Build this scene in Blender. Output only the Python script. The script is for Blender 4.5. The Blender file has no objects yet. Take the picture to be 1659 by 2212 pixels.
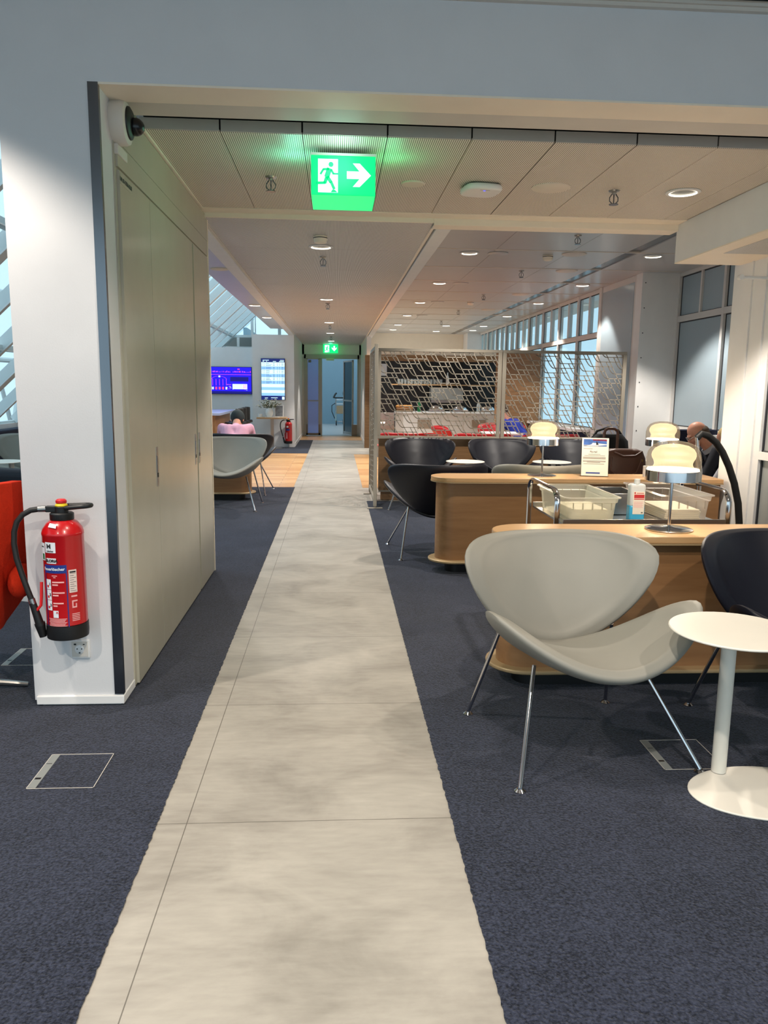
import bpy, bmesh, math, random
from math import sin, cos, pi, radians as R, sqrt
from mathutils import Vector, Matrix, Euler
random.seed(7)
S = bpy.context.scene
C = S.collection

# ------------------------------------------------------------------ helpers
class MB:
    """collects geometry, then links it as one mesh object"""
    def __init__(s):
        s.v = []; s.f = []; s.m = []
    def add(s, vs, fs, mi=0, M=None):
        o = len(s.v)
        for p in vs:
            p = Vector(p)
            if M is not None: p = M @ p
            s.v.append(p)
        for f in fs:
            s.f.append([i + o for i in f]); s.m.append(mi)
        return s
    def box(s, x0, x1, y0, y1, z0, z1, mi=0, M=None):
        vs = [(x, y, z) for z in (z0, z1) for y in (y0, y1) for x in (x0, x1)]
        fs = [(0, 2, 3, 1), (4, 5, 7, 6), (0, 1, 5, 4), (2, 6, 7, 3), (0, 4, 6, 2), (1, 3, 7, 5)]
        return s.add(vs, fs, mi, M)
    def quad(s, a, b, c, d, mi=0):
        return s.add([a, b, c, d], [(0, 1, 2, 3)], mi)
    def prism(s, pts, z0, z1, mi=0, M=None):
        n = len(pts)
        vs = [(p[0], p[1], z0) for p in pts] + [(p[0], p[1], z1) for p in pts]
        fs = [tuple(range(n - 1, -1, -1)), tuple(range(n, 2 * n))]
        fs += [(i, (i + 1) % n, n + (i + 1) % n, n + i) for i in range(n)]
        return s.add(vs, fs, mi, M)
    def lathe(s, prof, n=32, mi=0, M=None):
        vs = []; fs = []; rows = []
        for r, z in prof:
            if r < 1e-6:
                rows.append([len(vs)]); vs.append((0, 0, z))
            else:
                rows.append(list(range(len(vs), len(vs) + n)))
                vs += [(r * cos(2 * pi * k / n), r * sin(2 * pi * k / n), z) for k in range(n)]
        for a, b in zip(rows, rows[1:]):
            for k in range(n):
                k2 = (k + 1) % n
                q = []
                for i in (a[k % len(a)], a[k2 % len(a)], b[k2 % len(b)], b[k % len(b)]):
                    if i not in q: q.append(i)
                if len(q) > 2: fs.append(q)
        return s.add(vs, fs, mi, M)
    def tube(s, pts, r, n=10, mi=0, caps=True, closed=False, M=None, flat=None):
        pts = [Vector(p) for p in pts]; N = len(pts)
        rr = r if isinstance(r, (list, tuple)) else [r] * N
        vs = []; up = None
        for i, p in enumerate(pts):
            a = pts[i - 1] if (i > 0 or closed) else p
            b = pts[(i + 1) % N] if (i < N - 1 or closed) else p
            t = (b - a).normalized()
            if up is None:
                up = Vector((0, 0, 1)) if abs(t.z) < .9 else Vector((1, 0, 0))
            sd = t.cross(up)
            if sd.length < 1e-5: sd = t.cross(Vector((0, 1, 0)))
            sd.normalize(); up = sd.cross(t).normalized()
            for k in range(n):
                an = 2 * pi * (k + .5) / n
                w = flat if flat else 1
                vs.append(p + (sd * cos(an) * w + up * sin(an)) * rr[i])
        fs = []
        for i in range(N if closed else N - 1):
            j = (i + 1) % N
            for k in range(n):
                k2 = (k + 1) % n
                fs.append((i * n + k, i * n + k2, j * n + k2, j * n + k))
        if caps and not closed:
            fs.append(tuple(range(n - 1, -1, -1))); fs.append(tuple(range((N - 1) * n, N * n)))
        return s.add(vs, fs, mi, M)
    def ball(s, c, r, mi=0, nu=20, nv=12, M=None):
        if not isinstance(r, (tuple, list)): r = (r, r, r)
        prof = [(sin(pi * k / nv), -cos(pi * k / nv)) for k in range(nv + 1)]
        prof[0] = (0, -1); prof[-1] = (0, 1)
        T = Matrix.Translation(c) @ Matrix.Diagonal((r[0], r[1], r[2], 1))
        if M is not None: T = M @ T
        return s.lathe(prof, nu, mi, T)
    def caps(s, a, b, ra, rb, n=14, mi=0):
        """tapered capsule"""
        a = Vector(a); b = Vector(b); d = b - a; L = d.length
        q = d.to_track_quat('Z', 'Y').to_matrix().to_4x4()
        prof = [(0, -ra)] + [(ra * sin(pi / 2 * k / 4), -ra * cos(pi / 2 * k / 4)) for k in range(1, 5)]
        prof += [(rb * cos(pi / 2 * k / 4), L + rb * sin(pi / 2 * k / 4)) for k in range(0, 4)] + [(0, L + rb)]
        return s.lathe(prof, n, mi, Matrix.Translation(a) @ q)
    def build(s, name, mats, parent=None, bevel=0, seg=2, angle=35, flatshade=False, remesh=0, smooth=0, sub=0):
        me = bpy.data.meshes.new(name)
        me.from_pydata([tuple(p) for p in s.v], [], s.f)
        if not isinstance(mats, (list, tuple)): mats = [mats]
        for m in mats: me.materials.append(m)
        me.polygons.foreach_set('material_index', s.m)
        bm = bmesh.new(); bm.from_mesh(me)
        bmesh.ops.recalc_face_normals(bm, faces=bm.faces)
        bm.to_mesh(me); bm.free()
        if not flatshade:
            me.polygons.foreach_set('use_smooth', [True] * len(me.polygons))
            if not remesh: me.set_sharp_from_angle(angle=R(angle))
        me.update()
        o = bpy.data.objects.new(name, me); C.objects.link(o)
        if parent: o.parent = parent
        if remesh:
            md = o.modifiers.new('remesh', 'REMESH'); md.mode = 'VOXEL'; md.voxel_size = remesh; md.use_smooth_shade = True
            if smooth:
                sm = o.modifiers.new('smooth', 'SMOOTH'); sm.factor = .5; sm.iterations = smooth
        if bevel:
            bv = o.modifiers.new('bevel', 'BEVEL'); bv.width = bevel; bv.segments = seg
            bv.limit_method = 'ANGLE'; bv.angle_limit = R(40); bv.use_clamp_overlap = True
        if sub:
            sb = o.modifiers.new('sub', 'SUBSURF'); sb.levels = sub; sb.render_levels = sub
        return o

def tag(o, label=None, cat=None, group=None, kind=None):
    if label: o['label'] = label
    if cat: o['category'] = cat
    if group: o['group'] = group
    if kind: o['kind'] = kind
    return o
def thing(name, label, cat, loc=(0, 0, 0), rz=0, group=None):
    o = bpy.data.objects.new(name, None); C.objects.link(o)
    o.location = loc; o.rotation_euler = (0, 0, rz); o.empty_display_size = .1
    return tag(o, label, cat, group)
def struct(o):
    o['kind'] = 'structure'; return o
def copy_tree(o, parent=None):
    c = o.copy(); C.objects.link(c)
    if parent: c.parent = parent
    for ch in list(o.children): copy_tree(ch, c)
    return c
def dup(root, label, loc, rz=0, group=None):
    r = copy_tree(root); r.location = loc; r.rotation_euler = (0, 0, rz); r['label'] = label
    if group: r['group'] = group
    return r
def recolor(root, mapping):
    for ch in root.children:
        for k, m in mapping.items():
            if ch.name.split('.')[0] == k:
                ch.data = ch.data.copy(); ch.data.materials[0] = m
def stadium(x0, x1, y0, y1, left=True, right=True, n=14):
    r = (y1 - y0) / 2; cy = (y0 + y1) / 2; p = []
    if left:
        p += [(x0 + r + r * cos(a), cy + r * sin(a)) for a in [pi / 2 + pi * k / n for k in range(n + 1)]]
    else: p += [(x0, y1), (x0, y0)]
    if right:
        p += [(x1 - r + r * cos(a), cy + r * sin(a)) for a in [-pi / 2 + pi * k / n for k in range(n + 1)]]
    else: p += [(x1, y0), (x1, y1)]
    return p
def textmesh(txt, size, bold=0.0, align='CENTER'):
    cu = bpy.data.curves.new('t', 'FONT'); cu.body = txt; cu.size = size
    cu.align_x = align; cu.align_y = 'CENTER'; cu.offset = bold; cu.resolution_u = 3
    o = bpy.data.objects.new('t', cu); C.objects.link(o)
    dg = bpy.context.evaluated_depsgraph_get(); dg.update()
    me = bpy.data.meshes.new_from_object(o.evaluated_get(dg))
    vs = [v.co.copy() for v in me.vertices]; fs = [tuple(p.vertices) for p in me.polygons]
    bpy.data.objects.remove(o); bpy.data.curves.remove(cu); bpy.data.meshes.remove(me)
    return vs, fs

# ------------------------------------------------------------------ materials
def lin(c):
    return tuple(((x / 255) / 12.92 if x / 255 <= .04045 else ((x / 255 + .055) / 1.055) ** 2.4) for x in c)
def newmat(name):
    m = bpy.data.materials.new(name); m.use_nodes = True
    nt = m.node_tree; b = nt.nodes['Principled BSDF']
    return m, nt, b
def mat(name, rgb, rough=.5, metal=0, spec=.5, var=0, vscale=6, bump=0, bscale=80, coat=0, stretch=None):
    m, nt, b = newmat(name); c = lin(rgb)
    b.inputs['Base Color'].default_value = (*c, 1); b.inputs['Roughness'].default_value = rough
    b.inputs['Metallic'].default_value = metal; b.inputs['Specular IOR Level'].default_value = spec
    b.inputs['Coat Weight'].default_value = coat
    tc = nt.nodes.new('ShaderNodeTexCoord'); src = tc.outputs['Object']
    if stretch:
        mp = nt.nodes.new('ShaderNodeMapping'); mp.inputs['Scale'].default_value = stretch
        nt.links.new(src, mp.inputs['Vector']); src = mp.outputs['Vector']
    n = nt.nodes.new('ShaderNodeTexNoise'); n.inputs['Scale'].default_value = vscale; n.inputs['Detail'].default_value = 5
    nt.links.new(src, n.inputs['Vector'])
    mr = nt.nodes.new('ShaderNodeMapRange'); mr.inputs['From Min'].default_value = .3; mr.inputs['From Max'].default_value = .7
    mr.inputs['To Min'].default_value = 1 - max(var, .02); mr.inputs['To Max'].default_value = 1 + max(var, .02)
    nt.links.new(n.outputs['Fac'], mr.inputs['Value'])
    mx = nt.nodes.new('ShaderNodeVectorMath'); mx.operation = 'SCALE'; mx.inputs[0].default_value = c
    nt.links.new(mr.outputs['Result'], mx.inputs['Scale']); nt.links.new(mx.outputs['Vector'], b.inputs['Base Color'])
    if bump:
        n2 = nt.nodes.new('ShaderNodeTexNoise'); n2.inputs['Scale'].default_value = bscale; n2.inputs['Detail'].default_value = 4
        nt.links.new(src, n2.inputs['Vector'])
        bp = nt.nodes.new('ShaderNodeBump'); bp.inputs['Strength'].default_value = bump; bp.inputs['Distance'].default_value = .004
        nt.links.new(n2.outputs['Fac'], bp.inputs['Height']); nt.links.new(bp.outputs['Normal'], b.inputs['Normal'])
    return m
def emit(name, rgb, st):
    m, nt, b = newmat(name)
    c = lin(rgb)
    b.inputs['Base Color'].default_value = (*[x * .5 for x in c], 1)
    b.inputs['Emission Color'].default_value = (*c, 1); b.inputs['Emission Strength'].default_value = st
    b.inputs['Roughness'].default_value = .4
    return m
def glassy(name, tint, opacity=.1, rough=.05, rim=.45):
    """thin clear sheet: mostly transparent with a glossy surface"""
    m, nt, b = newmat(name)
    out = nt.nodes['Material Output']
    tr = nt.nodes.new('ShaderNodeBsdfTransparent'); tr.inputs['Color'].default_value = (*lin(tint), 1)
    b.inputs['Base Color'].default_value = (*lin(tint), 1); b.inputs['Roughness'].default_value = rough
    lw = nt.nodes.new('ShaderNodeLayerWeight'); lw.inputs['Blend'].default_value = .25
    mr = nt.nodes.new('ShaderNodeMapRange'); mr.inputs['To Min'].default_value = opacity; mr.inputs['To Max'].default_value = min(1, opacity + rim)
    nt.links.new(lw.outputs['Fresnel'], mr.inputs['Value'])
    mx = nt.nodes.new('ShaderNodeMixShader'); nt.links.new(mr.outputs['Result'], mx.inputs['Fac'])
    nt.links.new(tr.outputs[0], mx.inputs[1]); nt.links.new(b.outputs[0], mx.inputs[2]); nt.links.new(mx.outputs[0], out.inputs['Surface'])
    return m
def mathn(nt, op, a, b=None):
    n = nt.nodes.new('ShaderNodeMath'); n.operation = op
    for i, x in enumerate((a, b)):
        if x is None: continue
        if isinstance(x, (int, float)): n.inputs[i].default_value = x
        else: nt.links.new(x, n.inputs[i])
    return n.outputs[0]
def perforated(name, light, dark, pitch=.0102, duty=.40, axis=0):
    """rows of fine slots punched along the panel"""
    m, nt, b = newmat(name)
    tc = nt.nodes.new('ShaderNodeTexCoord'); sx = nt.nodes.new('ShaderNodeSeparateXYZ'); nt.links.new(tc.outputs['Object'], sx.inputs[0])
    f = mathn(nt, 'FRACT', mathn(nt, 'DIVIDE', mathn(nt, 'ADD', sx.outputs[axis], 10.0), pitch))
    k = mathn(nt, 'LESS_THAN', f, duty)
    mx = nt.nodes.new('ShaderNodeMix'); mx.data_type = 'RGBA'
    nt.links.new(k, mx.inputs['Factor']); mx.inputs['A'].default_value = (*lin(light), 1); mx.inputs['B'].default_value = (*lin(dark), 1)
    nt.links.new(mx.outputs['Result'], b.inputs['Base Color']); b.inputs['Roughness'].default_value = .45; b.inputs['Specular IOR Level'].default_value = .4
    return m
def wood(name, c1, c2, scale=(1.2, 14, 14), rough=.38):
    m, nt, b = newmat(name)
    tc = nt.nodes.new('ShaderNodeTexCoord'); mp = nt.nodes.new('ShaderNodeMapping'); mp.inputs['Scale'].default_value = scale
    nt.links.new(tc.outputs['Object'], mp.inputs['Vector'])
    n = nt.nodes.new('ShaderNodeTexNoise'); n.inputs['Scale'].default_value = 1.6; n.inputs['Detail'].default_value = 8; n.inputs['Distortion'].default_value = 1.2
    nt.links.new(mp.outputs['Vector'], n.inputs['Vector'])
    n2 = nt.nodes.new('ShaderNodeTexNoise'); n2.inputs['Scale'].default_value = 9; n2.inputs['Detail'].default_value = 6
    nt.links.new(mp.outputs['Vector'], n2.inputs['Vector'])
    s = mathn(nt, 'ADD', mathn(nt, 'MULTIPLY', n.outputs['Fac'], .7), mathn(nt, 'MULTIPLY', n2.outputs['Fac'], .3))
    rp = nt.nodes.new('ShaderNodeValToRGB'); rp.color_ramp.elements[0].position = .28; rp.color_ramp.elements[1].position = .72
    rp.color_ramp.elements[0].color = (*lin(c2), 1); rp.color_ramp.elements[1].color = (*lin(c1), 1)
    nt.links.new(s, rp.inputs['Fac']); nt.links.new(rp.outputs['Color'], b.inputs['Base Color'])
    b.inputs['Roughness'].default_value = rough
    bp = nt.nodes.new('ShaderNodeBump'); bp.inputs['Strength'].default_value = .08; nt.links.new(n2.outputs['Fac'], bp.inputs['Height']); nt.links.new(bp.outputs['Normal'], b.inputs['Normal'])
    return m
def plankfloor(name):
    m, nt, b = newmat(name)
    tc = nt.nodes.new('ShaderNodeTexCoord'); br = nt.nodes.new('ShaderNodeTexBrick')
    br.inputs['Scale'].default_value = 1; br.inputs['Brick Width'].default_value = 1.6; br.inputs['Row Height'].default_value = .16
    br.inputs['Mortar Size'].default_value = .003; br.inputs['Color1'].default_value = (*lin((214, 170, 118)), 1)
    br.inputs['Color2'].default_value = (*lin((190, 140, 90)), 1); br.inputs['Mortar'].default_value = (*lin((120, 90, 60)), 1)
    nt.links.new(tc.outputs['Object'], br.inputs['Vector'])
    mp = nt.nodes.new('ShaderNodeMapping'); mp.inputs['Scale'].default_value = (2, 30, 1); nt.links.new(tc.outputs['Object'], mp.inputs['Vector'])
    n = nt.nodes.new('ShaderNodeTexNoise'); n.inputs['Scale'].default_value = 2; n.inputs['Detail'].default_value = 6; nt.links.new(mp.outputs['Vector'], n.inputs['Vector'])
    mx = nt.nodes.new('ShaderNodeMix'); mx.data_type = 'RGBA'; mx.blend_type = 'MULTIPLY'; mx.inputs['Factor'].default_value = .5
    nt.links.new(br.outputs['Color'], mx.inputs['A']); nt.links.new(n.outputs['Color'], mx.inputs['B'])
    hs = nt.nodes.new('ShaderNodeHueSaturation'); hs.inputs['Value'].default_value = 1.35; hs.inputs['Saturation'].default_value = 1
    nt.links.new(br.outputs['Color'], mx.inputs['A']); nt.links.new(n.outputs['Fac'], mx.inputs['B'])
    nt.links.new(mx.outputs['Result'], hs.inputs['Color']); nt.links.new(hs.outputs['Color'], b.inputs['Base Color'])
    b.inputs['Roughness'].default_value = .35
    return m
def concrete(name):
    m, nt, b = newmat(name)
    tc = nt.nodes.new('ShaderNodeTexCoord'); sx = nt.nodes.new('ShaderNodeSeparateXYZ'); nt.links.new(tc.outputs['Object'], sx.inputs[0])
    mp = nt.nodes.new('ShaderNodeMapping'); mp.inputs['Scale'].default_value = (1, 1.5, 1); nt.links.new(tc.outputs['Object'], mp.inputs['Vector'])
    n1 = nt.nodes.new('ShaderNodeTexNoise'); n1.inputs['Scale'].default_value = 2.2; n1.inputs['Detail'].default_value = 9; n1.inputs['Roughness'].default_value = .62; n1.inputs['Distortion'].default_value = .6
    nt.links.new(mp.outputs['Vector'], n1.inputs['Vector'])
    mp2 = nt.nodes.new('ShaderNodeMapping'); mp2.inputs['Scale'].default_value = (3, 14, 1); mp2.inputs['Rotation'].default_value = (0, 0, .5); nt.links.new(tc.outputs['Object'], mp2.inputs['Vector'])
    n2 = nt.nodes.new('ShaderNodeTexNoise'); n2.inputs['Scale'].default_value = 3.2; n2.inputs['Detail'].default_value = 7; nt.links.new(mp2.outputs['Vector'], n2.inputs['Vector'])
    s = mathn(nt, 'ADD', mathn(nt, 'MULTIPLY', n1.outputs['Fac'], .75), mathn(nt, 'MULTIPLY', n2.outputs['Fac'], .25))
    rp = nt.nodes.new('ShaderNodeValToRGB'); e = rp.color_ramp.elements
    e[0].position = .30; e[0].color = (*lin((136, 130, 122)), 1); e[1].position = .70; e[1].color = (*lin((179, 173, 163)), 1)
    k = rp.color_ramp.elements.new(.5); k.color = (*lin((161, 155, 146)), 1)
    nt.links.new(s, rp.inputs['Fac'])
    # tile joints
    fy = mathn(nt, 'FRACT', mathn(nt, 'DIVIDE', mathn(nt, 'ADD', sx.outputs[1], 9.4 * 5 - 2.33), .94))
    jy = mathn(nt, 'LESS_THAN', fy, .0035)
    jx = mathn(nt, 'LESS_THAN', mathn(nt, 'ABSOLUTE', mathn(nt, 'ADD', sx.outputs[0], .478)), .0016)
    j = mathn(nt, 'MAXIMUM', jy, jx)
    mx = nt.nodes.new('ShaderNodeMix'); mx.data_type = 'RGBA'; nt.links.new(mathn(nt, 'MULTIPLY', j, .75), mx.inputs['Factor'])
    nt.links.new(rp.outputs['Color'], mx.inputs['A']); mx.inputs['B'].default_value = (*lin((80, 75, 68)), 1)
    nt.links.new(mx.outputs['Result'], b.inputs['Base Color'])
    b.inputs['Roughness'].default_value = .42; b.inputs['Specular IOR Level'].default_value = .35
    return m
def carpet_mat(name):
    m, nt, b = newmat(name)
    tc = nt.nodes.new('ShaderNodeTexCoord')
    n = nt.nodes.new('ShaderNodeTexNoise'); n.inputs['Scale'].default_value = 130; n.inputs['Detail'].default_value = 3; nt.links.new(tc.outputs['Object'], n.inputs['Vector'])
    n2 = nt.nodes.new('ShaderNodeTexNoise'); n2.inputs['Scale'].default_value = 3; n2.inputs['Detail'].default_value = 4; nt.links.new(tc.outputs['Object'], n2.inputs['Vector'])
    s = mathn(nt, 'ADD', mathn(nt, 'MULTIPLY', n.outputs['Fac'], .8), mathn(nt, 'MULTIPLY', n2.outputs['Fac'], .2))
    rp = nt.nodes.new('ShaderNodeValToRGB'); e = rp.color_ramp.elements
    e[0].position = .36; e[0].color = (*lin((17, 20, 31)), 1); e[1].position = .68; e[1].color = (*lin((57, 62, 80)), 1)
    nt.links.new(s, rp.inputs['Fac']); nt.links.new(rp.outputs['Color'], b.inputs['Base Color'])
    b.inputs['Roughness'].default_value = .95; b.inputs['Specular IOR Level'].default_value = .1
    b.inputs['Sheen Weight'].default_value = .15
    bp = nt.nodes.new('ShaderNodeBump'); bp.inputs['Strength'].default_value = .9; bp.inputs['Distance'].default_value = .006
    nt.links.new(n.outputs['Fac'], bp.inputs['Height']); nt.links.new(bp.outputs['Normal'], b.inputs['Normal'])
    return m

M = {}
M['white'] = mat('white_paint', (232, 230, 228), .55, var=.015, bump=.05, bscale=200)
M['whitecol'] = mat('column_paint', (216, 215, 216), .6, var=.015, bump=.08, bscale=150)
M['header'] = mat('fabric_wall', (206, 204, 202), .8, var=.02, vscale=30, bump=.15, bscale=300)
M['cream'] = mat('cream_trim', (246, 232, 212), .5, var=.01)
M['cab'] = mat('cabinet_laminate', (186, 180, 162), .22, var=.01)
M['seam'] = mat('seam_dark', (60, 55, 48), .8)
M['strip'] = mat('metal_edge', (120, 124, 130), .22, metal=1, var=.08, stretch=(1, 1, .3), vscale=3)
M['perf'] = perforated('perforated_panel', (246, 236, 222), (122, 110, 96))
M['perffar'] = perforated('perforated_panel_corridor', (232, 229, 226), (118, 115, 112))
M['gap'] = mat('black_gap', (8, 8, 8), .9)
M['lip'] = mat('panel_lip', (214, 206, 196), .5)
M['coffer'] = mat('ceiling_tile', (190, 190, 190), .3, var=.04, vscale=1.5)
M['ctile'] = mat('front_ceiling_tile', (205, 196, 184), .6, var=.02)
M['floor'] = concrete('concrete_tile')
M['carpet'] = carpet_mat('navy_carpet')
M['plank'] = plankfloor('oak_plank')
M['oak'] = wood('oak_top', (206, 166, 120), (190, 146, 98), (.8, 10, 10), .34)
M['oakbody'] = wood('oak_body', (162, 121, 80), (130, 91, 56), (.55, 4, 5), .42)  # darkened oak: shade on the desk front is put into the colour
M['oakdark'] = wood('oak_wall', (160, 122, 84), (122, 88, 56), (1, 9, 12), .45)
M['edge'] = mat('desk_edge', (176, 150, 112), .4, metal=.2)
M['black'] = mat('black_plastic', (16, 16, 17), .45)
M['rubber'] = mat('black_rubber', (22, 21, 20), .55, var=.1)
M['gray'] = mat('gray_leather', (140, 137, 128), .5, spec=.32, var=.03, vscale=3, bump=.04, bscale=350)
M['navy'] = mat('navy_leather', (21, 21, 31), .46, spec=.38, var=.05, vscale=3, bump=.04, bscale=350)
M['redl'] = mat('red_leather', (190, 20, 26), .35, var=.03)
M['felt'] = mat('orange_felt', (206, 50, 24), .95, spec=.15, var=.06, vscale=60, bump=.5, bscale=260)
M['chrome'] = mat('chrome', (205, 205, 208), .1, metal=1)
M['steel'] = mat('steel', (175, 172, 168), .28, metal=1, var=.05)
M['alu'] = mat('screen_frame', (162, 152, 137), .45, metal=.15, var=.02)
M['ext'] = mat('extinguisher_red', (186, 10, 18), .28, coat=.4, var=.02)
M['wtab'] = mat('table_white', (226, 220, 208), .45, var=.01)
M['blue'] = mat('label_blue', (22, 48, 128), .4)
M['labw'] = mat('label_white', (225, 228, 232), .5)
M['labk'] = mat('label_black', (30, 30, 34), .6)
M['yellow'] = mat('seal_yellow', (232, 200, 20), .5)
M['redbtn'] = mat('button_red', (205, 28, 30), .35)
M['green'] = mat('label_green', (20, 110, 60), .5)
M['pinktxt'] = mat('label_text', (236, 170, 168), .6)
M['exit'] = emit('exit_green', (0, 218, 112), 1.15)
M['exitw'] = emit('exit_white', (205, 255, 240), 1.5)
M['lamp'] = emit('lamp_glow', (255, 244, 222), 6)
M['lampdim'] = emit('lamp_glow_dim', (255, 244, 222), 3.0)
M['opal'] = emit('opal_glow', (255, 218, 170), .92)
_nt = M['opal'].node_tree; _b = _nt.nodes['Principled BSDF']; _b.inputs['Base Color'].default_value = (.03, .024, .018, 1); _b.inputs['Specular IOR Level'].default_value = .15; _t = _nt.nodes.new('ShaderNodeBsdfTransparent'); _m = _nt.nodes.new('ShaderNodeMixShader'); _m.inputs['Fac'].default_value = .72
_nt.links.new(_t.outputs[0], _m.inputs[1]); _nt.links.new(_b.outputs[0], _m.inputs[2]); _nt.links.new(_m.outputs[0], _nt.nodes['Material Output'].inputs['Surface'])
M['opalhot'] = emit('opal_hot', (255, 246, 224), 2.2)
M['glass'] = glassy('clear_glass', (246, 244, 240), .08); M['glass'].node_tree.nodes['Principled BSDF'].inputs['Base Color'].default_value = (.04, .036, .03, 1)
M['bin'] = glassy('frosted_plastic', (238, 234, 220), .42, .35)
M['binclear'] = glassy('clear_plastic', (236, 230, 224), .16, .12)
M['pane'] = glassy('window_pane', (232, 244, 248), .06, .03, .12)
M['frost'] = mat('frosted_pane', (160, 176, 186), .22, var=.03, vscale=1)
M['frostd'] = mat('gray_blind', (152, 154, 152), .6, var=.03, vscale=120)
M['frame'] = mat('window_frame', (214, 210, 206), .45)
M['framed'] = mat('window_gasket', (40, 42, 48), .6)
M['skin'] = mat('skin', (214, 152, 126), .5, var=.06, vscale=30)
M['hairg'] = mat('hair_brown_gray', (92, 74, 60), .8, var=.15, vscale=80)
M['blonde'] = mat('hair_blonde', (222, 190, 128), .7, var=.12, vscale=90)
M['jacket'] = mat('dark_jacket', (26, 28, 38), .85, var=.1)
M['pink'] = mat('pink_shirt', (226, 168, 190), .85, var=.04, vscale=20)
M['bshirt'] = mat('blue_shirt', (34, 52, 160), .85, var=.05)
M['lgray'] = mat('pale_knit', (190, 188, 194), .9, var=.06)
M['trous'] = mat('dark_trousers', (24, 24, 28), .85)
M['cap'] = mat('dark_cap', (38, 48, 50), .85, var=.06)
M['brownbag'] = mat('brown_leather', (84, 52, 38), .45, var=.1, vscale=12, bump=.1, bscale=120)
M['blackbag'] = mat('black_nylon', (14, 14, 16), .7, var=.1)
M['vase'] = mat('white_ceramic', (236, 234, 230), .35)
M['leaf'] = mat('stem_green', (96, 104, 70), .7)
M['petal'] = mat('petal_white', (236, 232, 220), .7)
M['paper'] = mat('paper', (244, 232, 214), .7)
M['textg'] = mat('print_gray', (140, 132, 122), .8)
M['redp'] = mat('print_red', (200, 40, 44), .6)
M['sky'] = mat('print_sky', (60, 100, 170), .6, var=.25, vscale=25)
M['liquid'] = mat('blue_liquid', (70, 178, 222), .25)
M['bottle'] = mat('bottle_plastic', (214, 216, 214), .35)
M['towel'] = mat('paper_towels', (246, 238, 214), .85, var=.02)
M['barblack'] = mat('bar_black', (12, 12, 14), .3)
M['barwhite'] = mat('bar_white', (206, 212, 216), .35)
M['tv'] = emit('tv_blue', (28, 10, 214), 1.0)
M['tvp'] = emit('tv_pink', (206, 70, 214), 1.1)
M['tvr'] = emit('tv_red', (238, 60, 120), 1.2)
M['tvw'] = emit('tv_white', (190, 214, 246), 1.2)
M['tvd'] = emit('tv_navy', (12, 10, 110), 1.0)
M['bl'] = emit('board_light', (196, 232, 236), 1.15)
M['bm'] = emit('board_mid', (128, 176, 226), 1.15)
M['bd'] = emit('board_dark', (18, 32, 96), 1.0)
M['bt'] = emit('board_text', (70, 96, 130), .8)
M['doorframe'] = mat('door_frame', (178, 178, 176), .45)
M['kick'] = mat('kick_plate', (142, 132, 120), .5)
M['doorglass'] = glassy('milk_glass', (212, 220, 252), .38, .3, .1)
M['darkglass'] = mat('dark_glass', (44, 62, 70), .12, var=.05)
M['bluewall'] = mat('far_wall', (140, 170, 186), .6)
M['navypanel'] = mat('navy_upholstery', (22, 28, 52), .8, var=.06)
M['facade'] = mat('white_steel', (228, 232, 232), .5)
M['board'] = mat('brown_board', (180, 150, 116), .6)
M['walnut'] = mat('gray_metal_box', (128, 128, 124), .45)
M['bread'] = mat('bread', (206, 150, 84), .8, var=.2, vscale=40)
M['glassware'] = glassy('glassware', (230, 236, 236), .3, .05)
M['sticker'] = mat('speaker_disc', (226, 214, 198), .6)

# ------------------------------------------------------------------ camera
f = 1665.0
Rw = Matrix(((0.9980442993, -0.0025644457, -0.0624579879), (-0.0612396205, 0.1603472190, -0.9851591132), (0.0125413518, 0.9870573403, 0.1598765822)))
cam = bpy.data.cameras.new('camera'); co = bpy.data.objects.new('camera', cam); C.objects.link(co)
mw = Rw.to_4x4(); mw.translation = Vector((0, 0, 1.40)); co.matrix_world = mw
cam.sensor_fit = 'VERTICAL'; cam.sensor_height = 36; cam.lens = f / 2212 * 36; cam.clip_end = 200; cam.clip_start = .05
S.camera = co

# ------------------------------------------------------------------ floor
CZ = .005
struct(MB().box(-9, 9, -4, 31, -.1, 0).build('floor', M['floor']))
def edge(x, y0, y1, j=.0022, st=.012):
    n = int((y1 - y0) / st); return [(x + random.uniform(-j, j), y0 + (y1 - y0) * k / n) for k in range(n + 1)]
def carpet(poly):
    b = MB(); b.prism(poly, 0.0005, CZ); return struct(b.build('floor', M['carpet']))
carpet([(-9, -4)] + edge(-.572, -4, 10.75) + [(-9, 10.75)])
carpet([(9, 9.45)] + edge(.383, -4, 9.45)[::-1] + [(9, -4)])
carpet([(-9, 16.25), (-.59, 16.25), (-.6, 20.4), (-9, 20.4)])
struct(MB().box(-9, -.59, 10.75, 16.25, .0005, .003).build('floor', M['plank']))
struct(MB().box(.375, 9, 10.75, 16.15, .0005, .003).build('floor', M['plank']))
struct(MB().box(-9, .8, 20.42, 22.4, .0005, .003).build('floor', M['plank']))

# ------------------------------------------------------------------ portal: column, header
b = MB()
b.box(-1.31, -.93, 3.285, 3.46, .03, 2.555)
b.box(-1.31, 3.3, 3.285, 3.46, 2.555, 2.905)
b.build('wall_front', [M['whitecol']]); struct(bpy.data.objects['wall_front'])
struct(MB().box(-.966, -.926, 3.278, 3.30, .055, 2.555).build('trim_1', M['strip']))
b = MB(); b.box(-1.30, -.925, 3.272, 3.47, .012, .05); b.box(-1.28, -.94, 3.285, 3.46, CZ, .012)
struct(b.build('baseboard_front', M['white'], bevel=.003))
struct(MB().box(-.93, 3.3, 3.281, 3.47, 2.548, 2.556).build('trim_2', M['cream']))
struct(MB().box(-.93, 2.47, 3.47, 3.64, 2.552, 2.60).build('trim_3', M['lip']))
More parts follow.
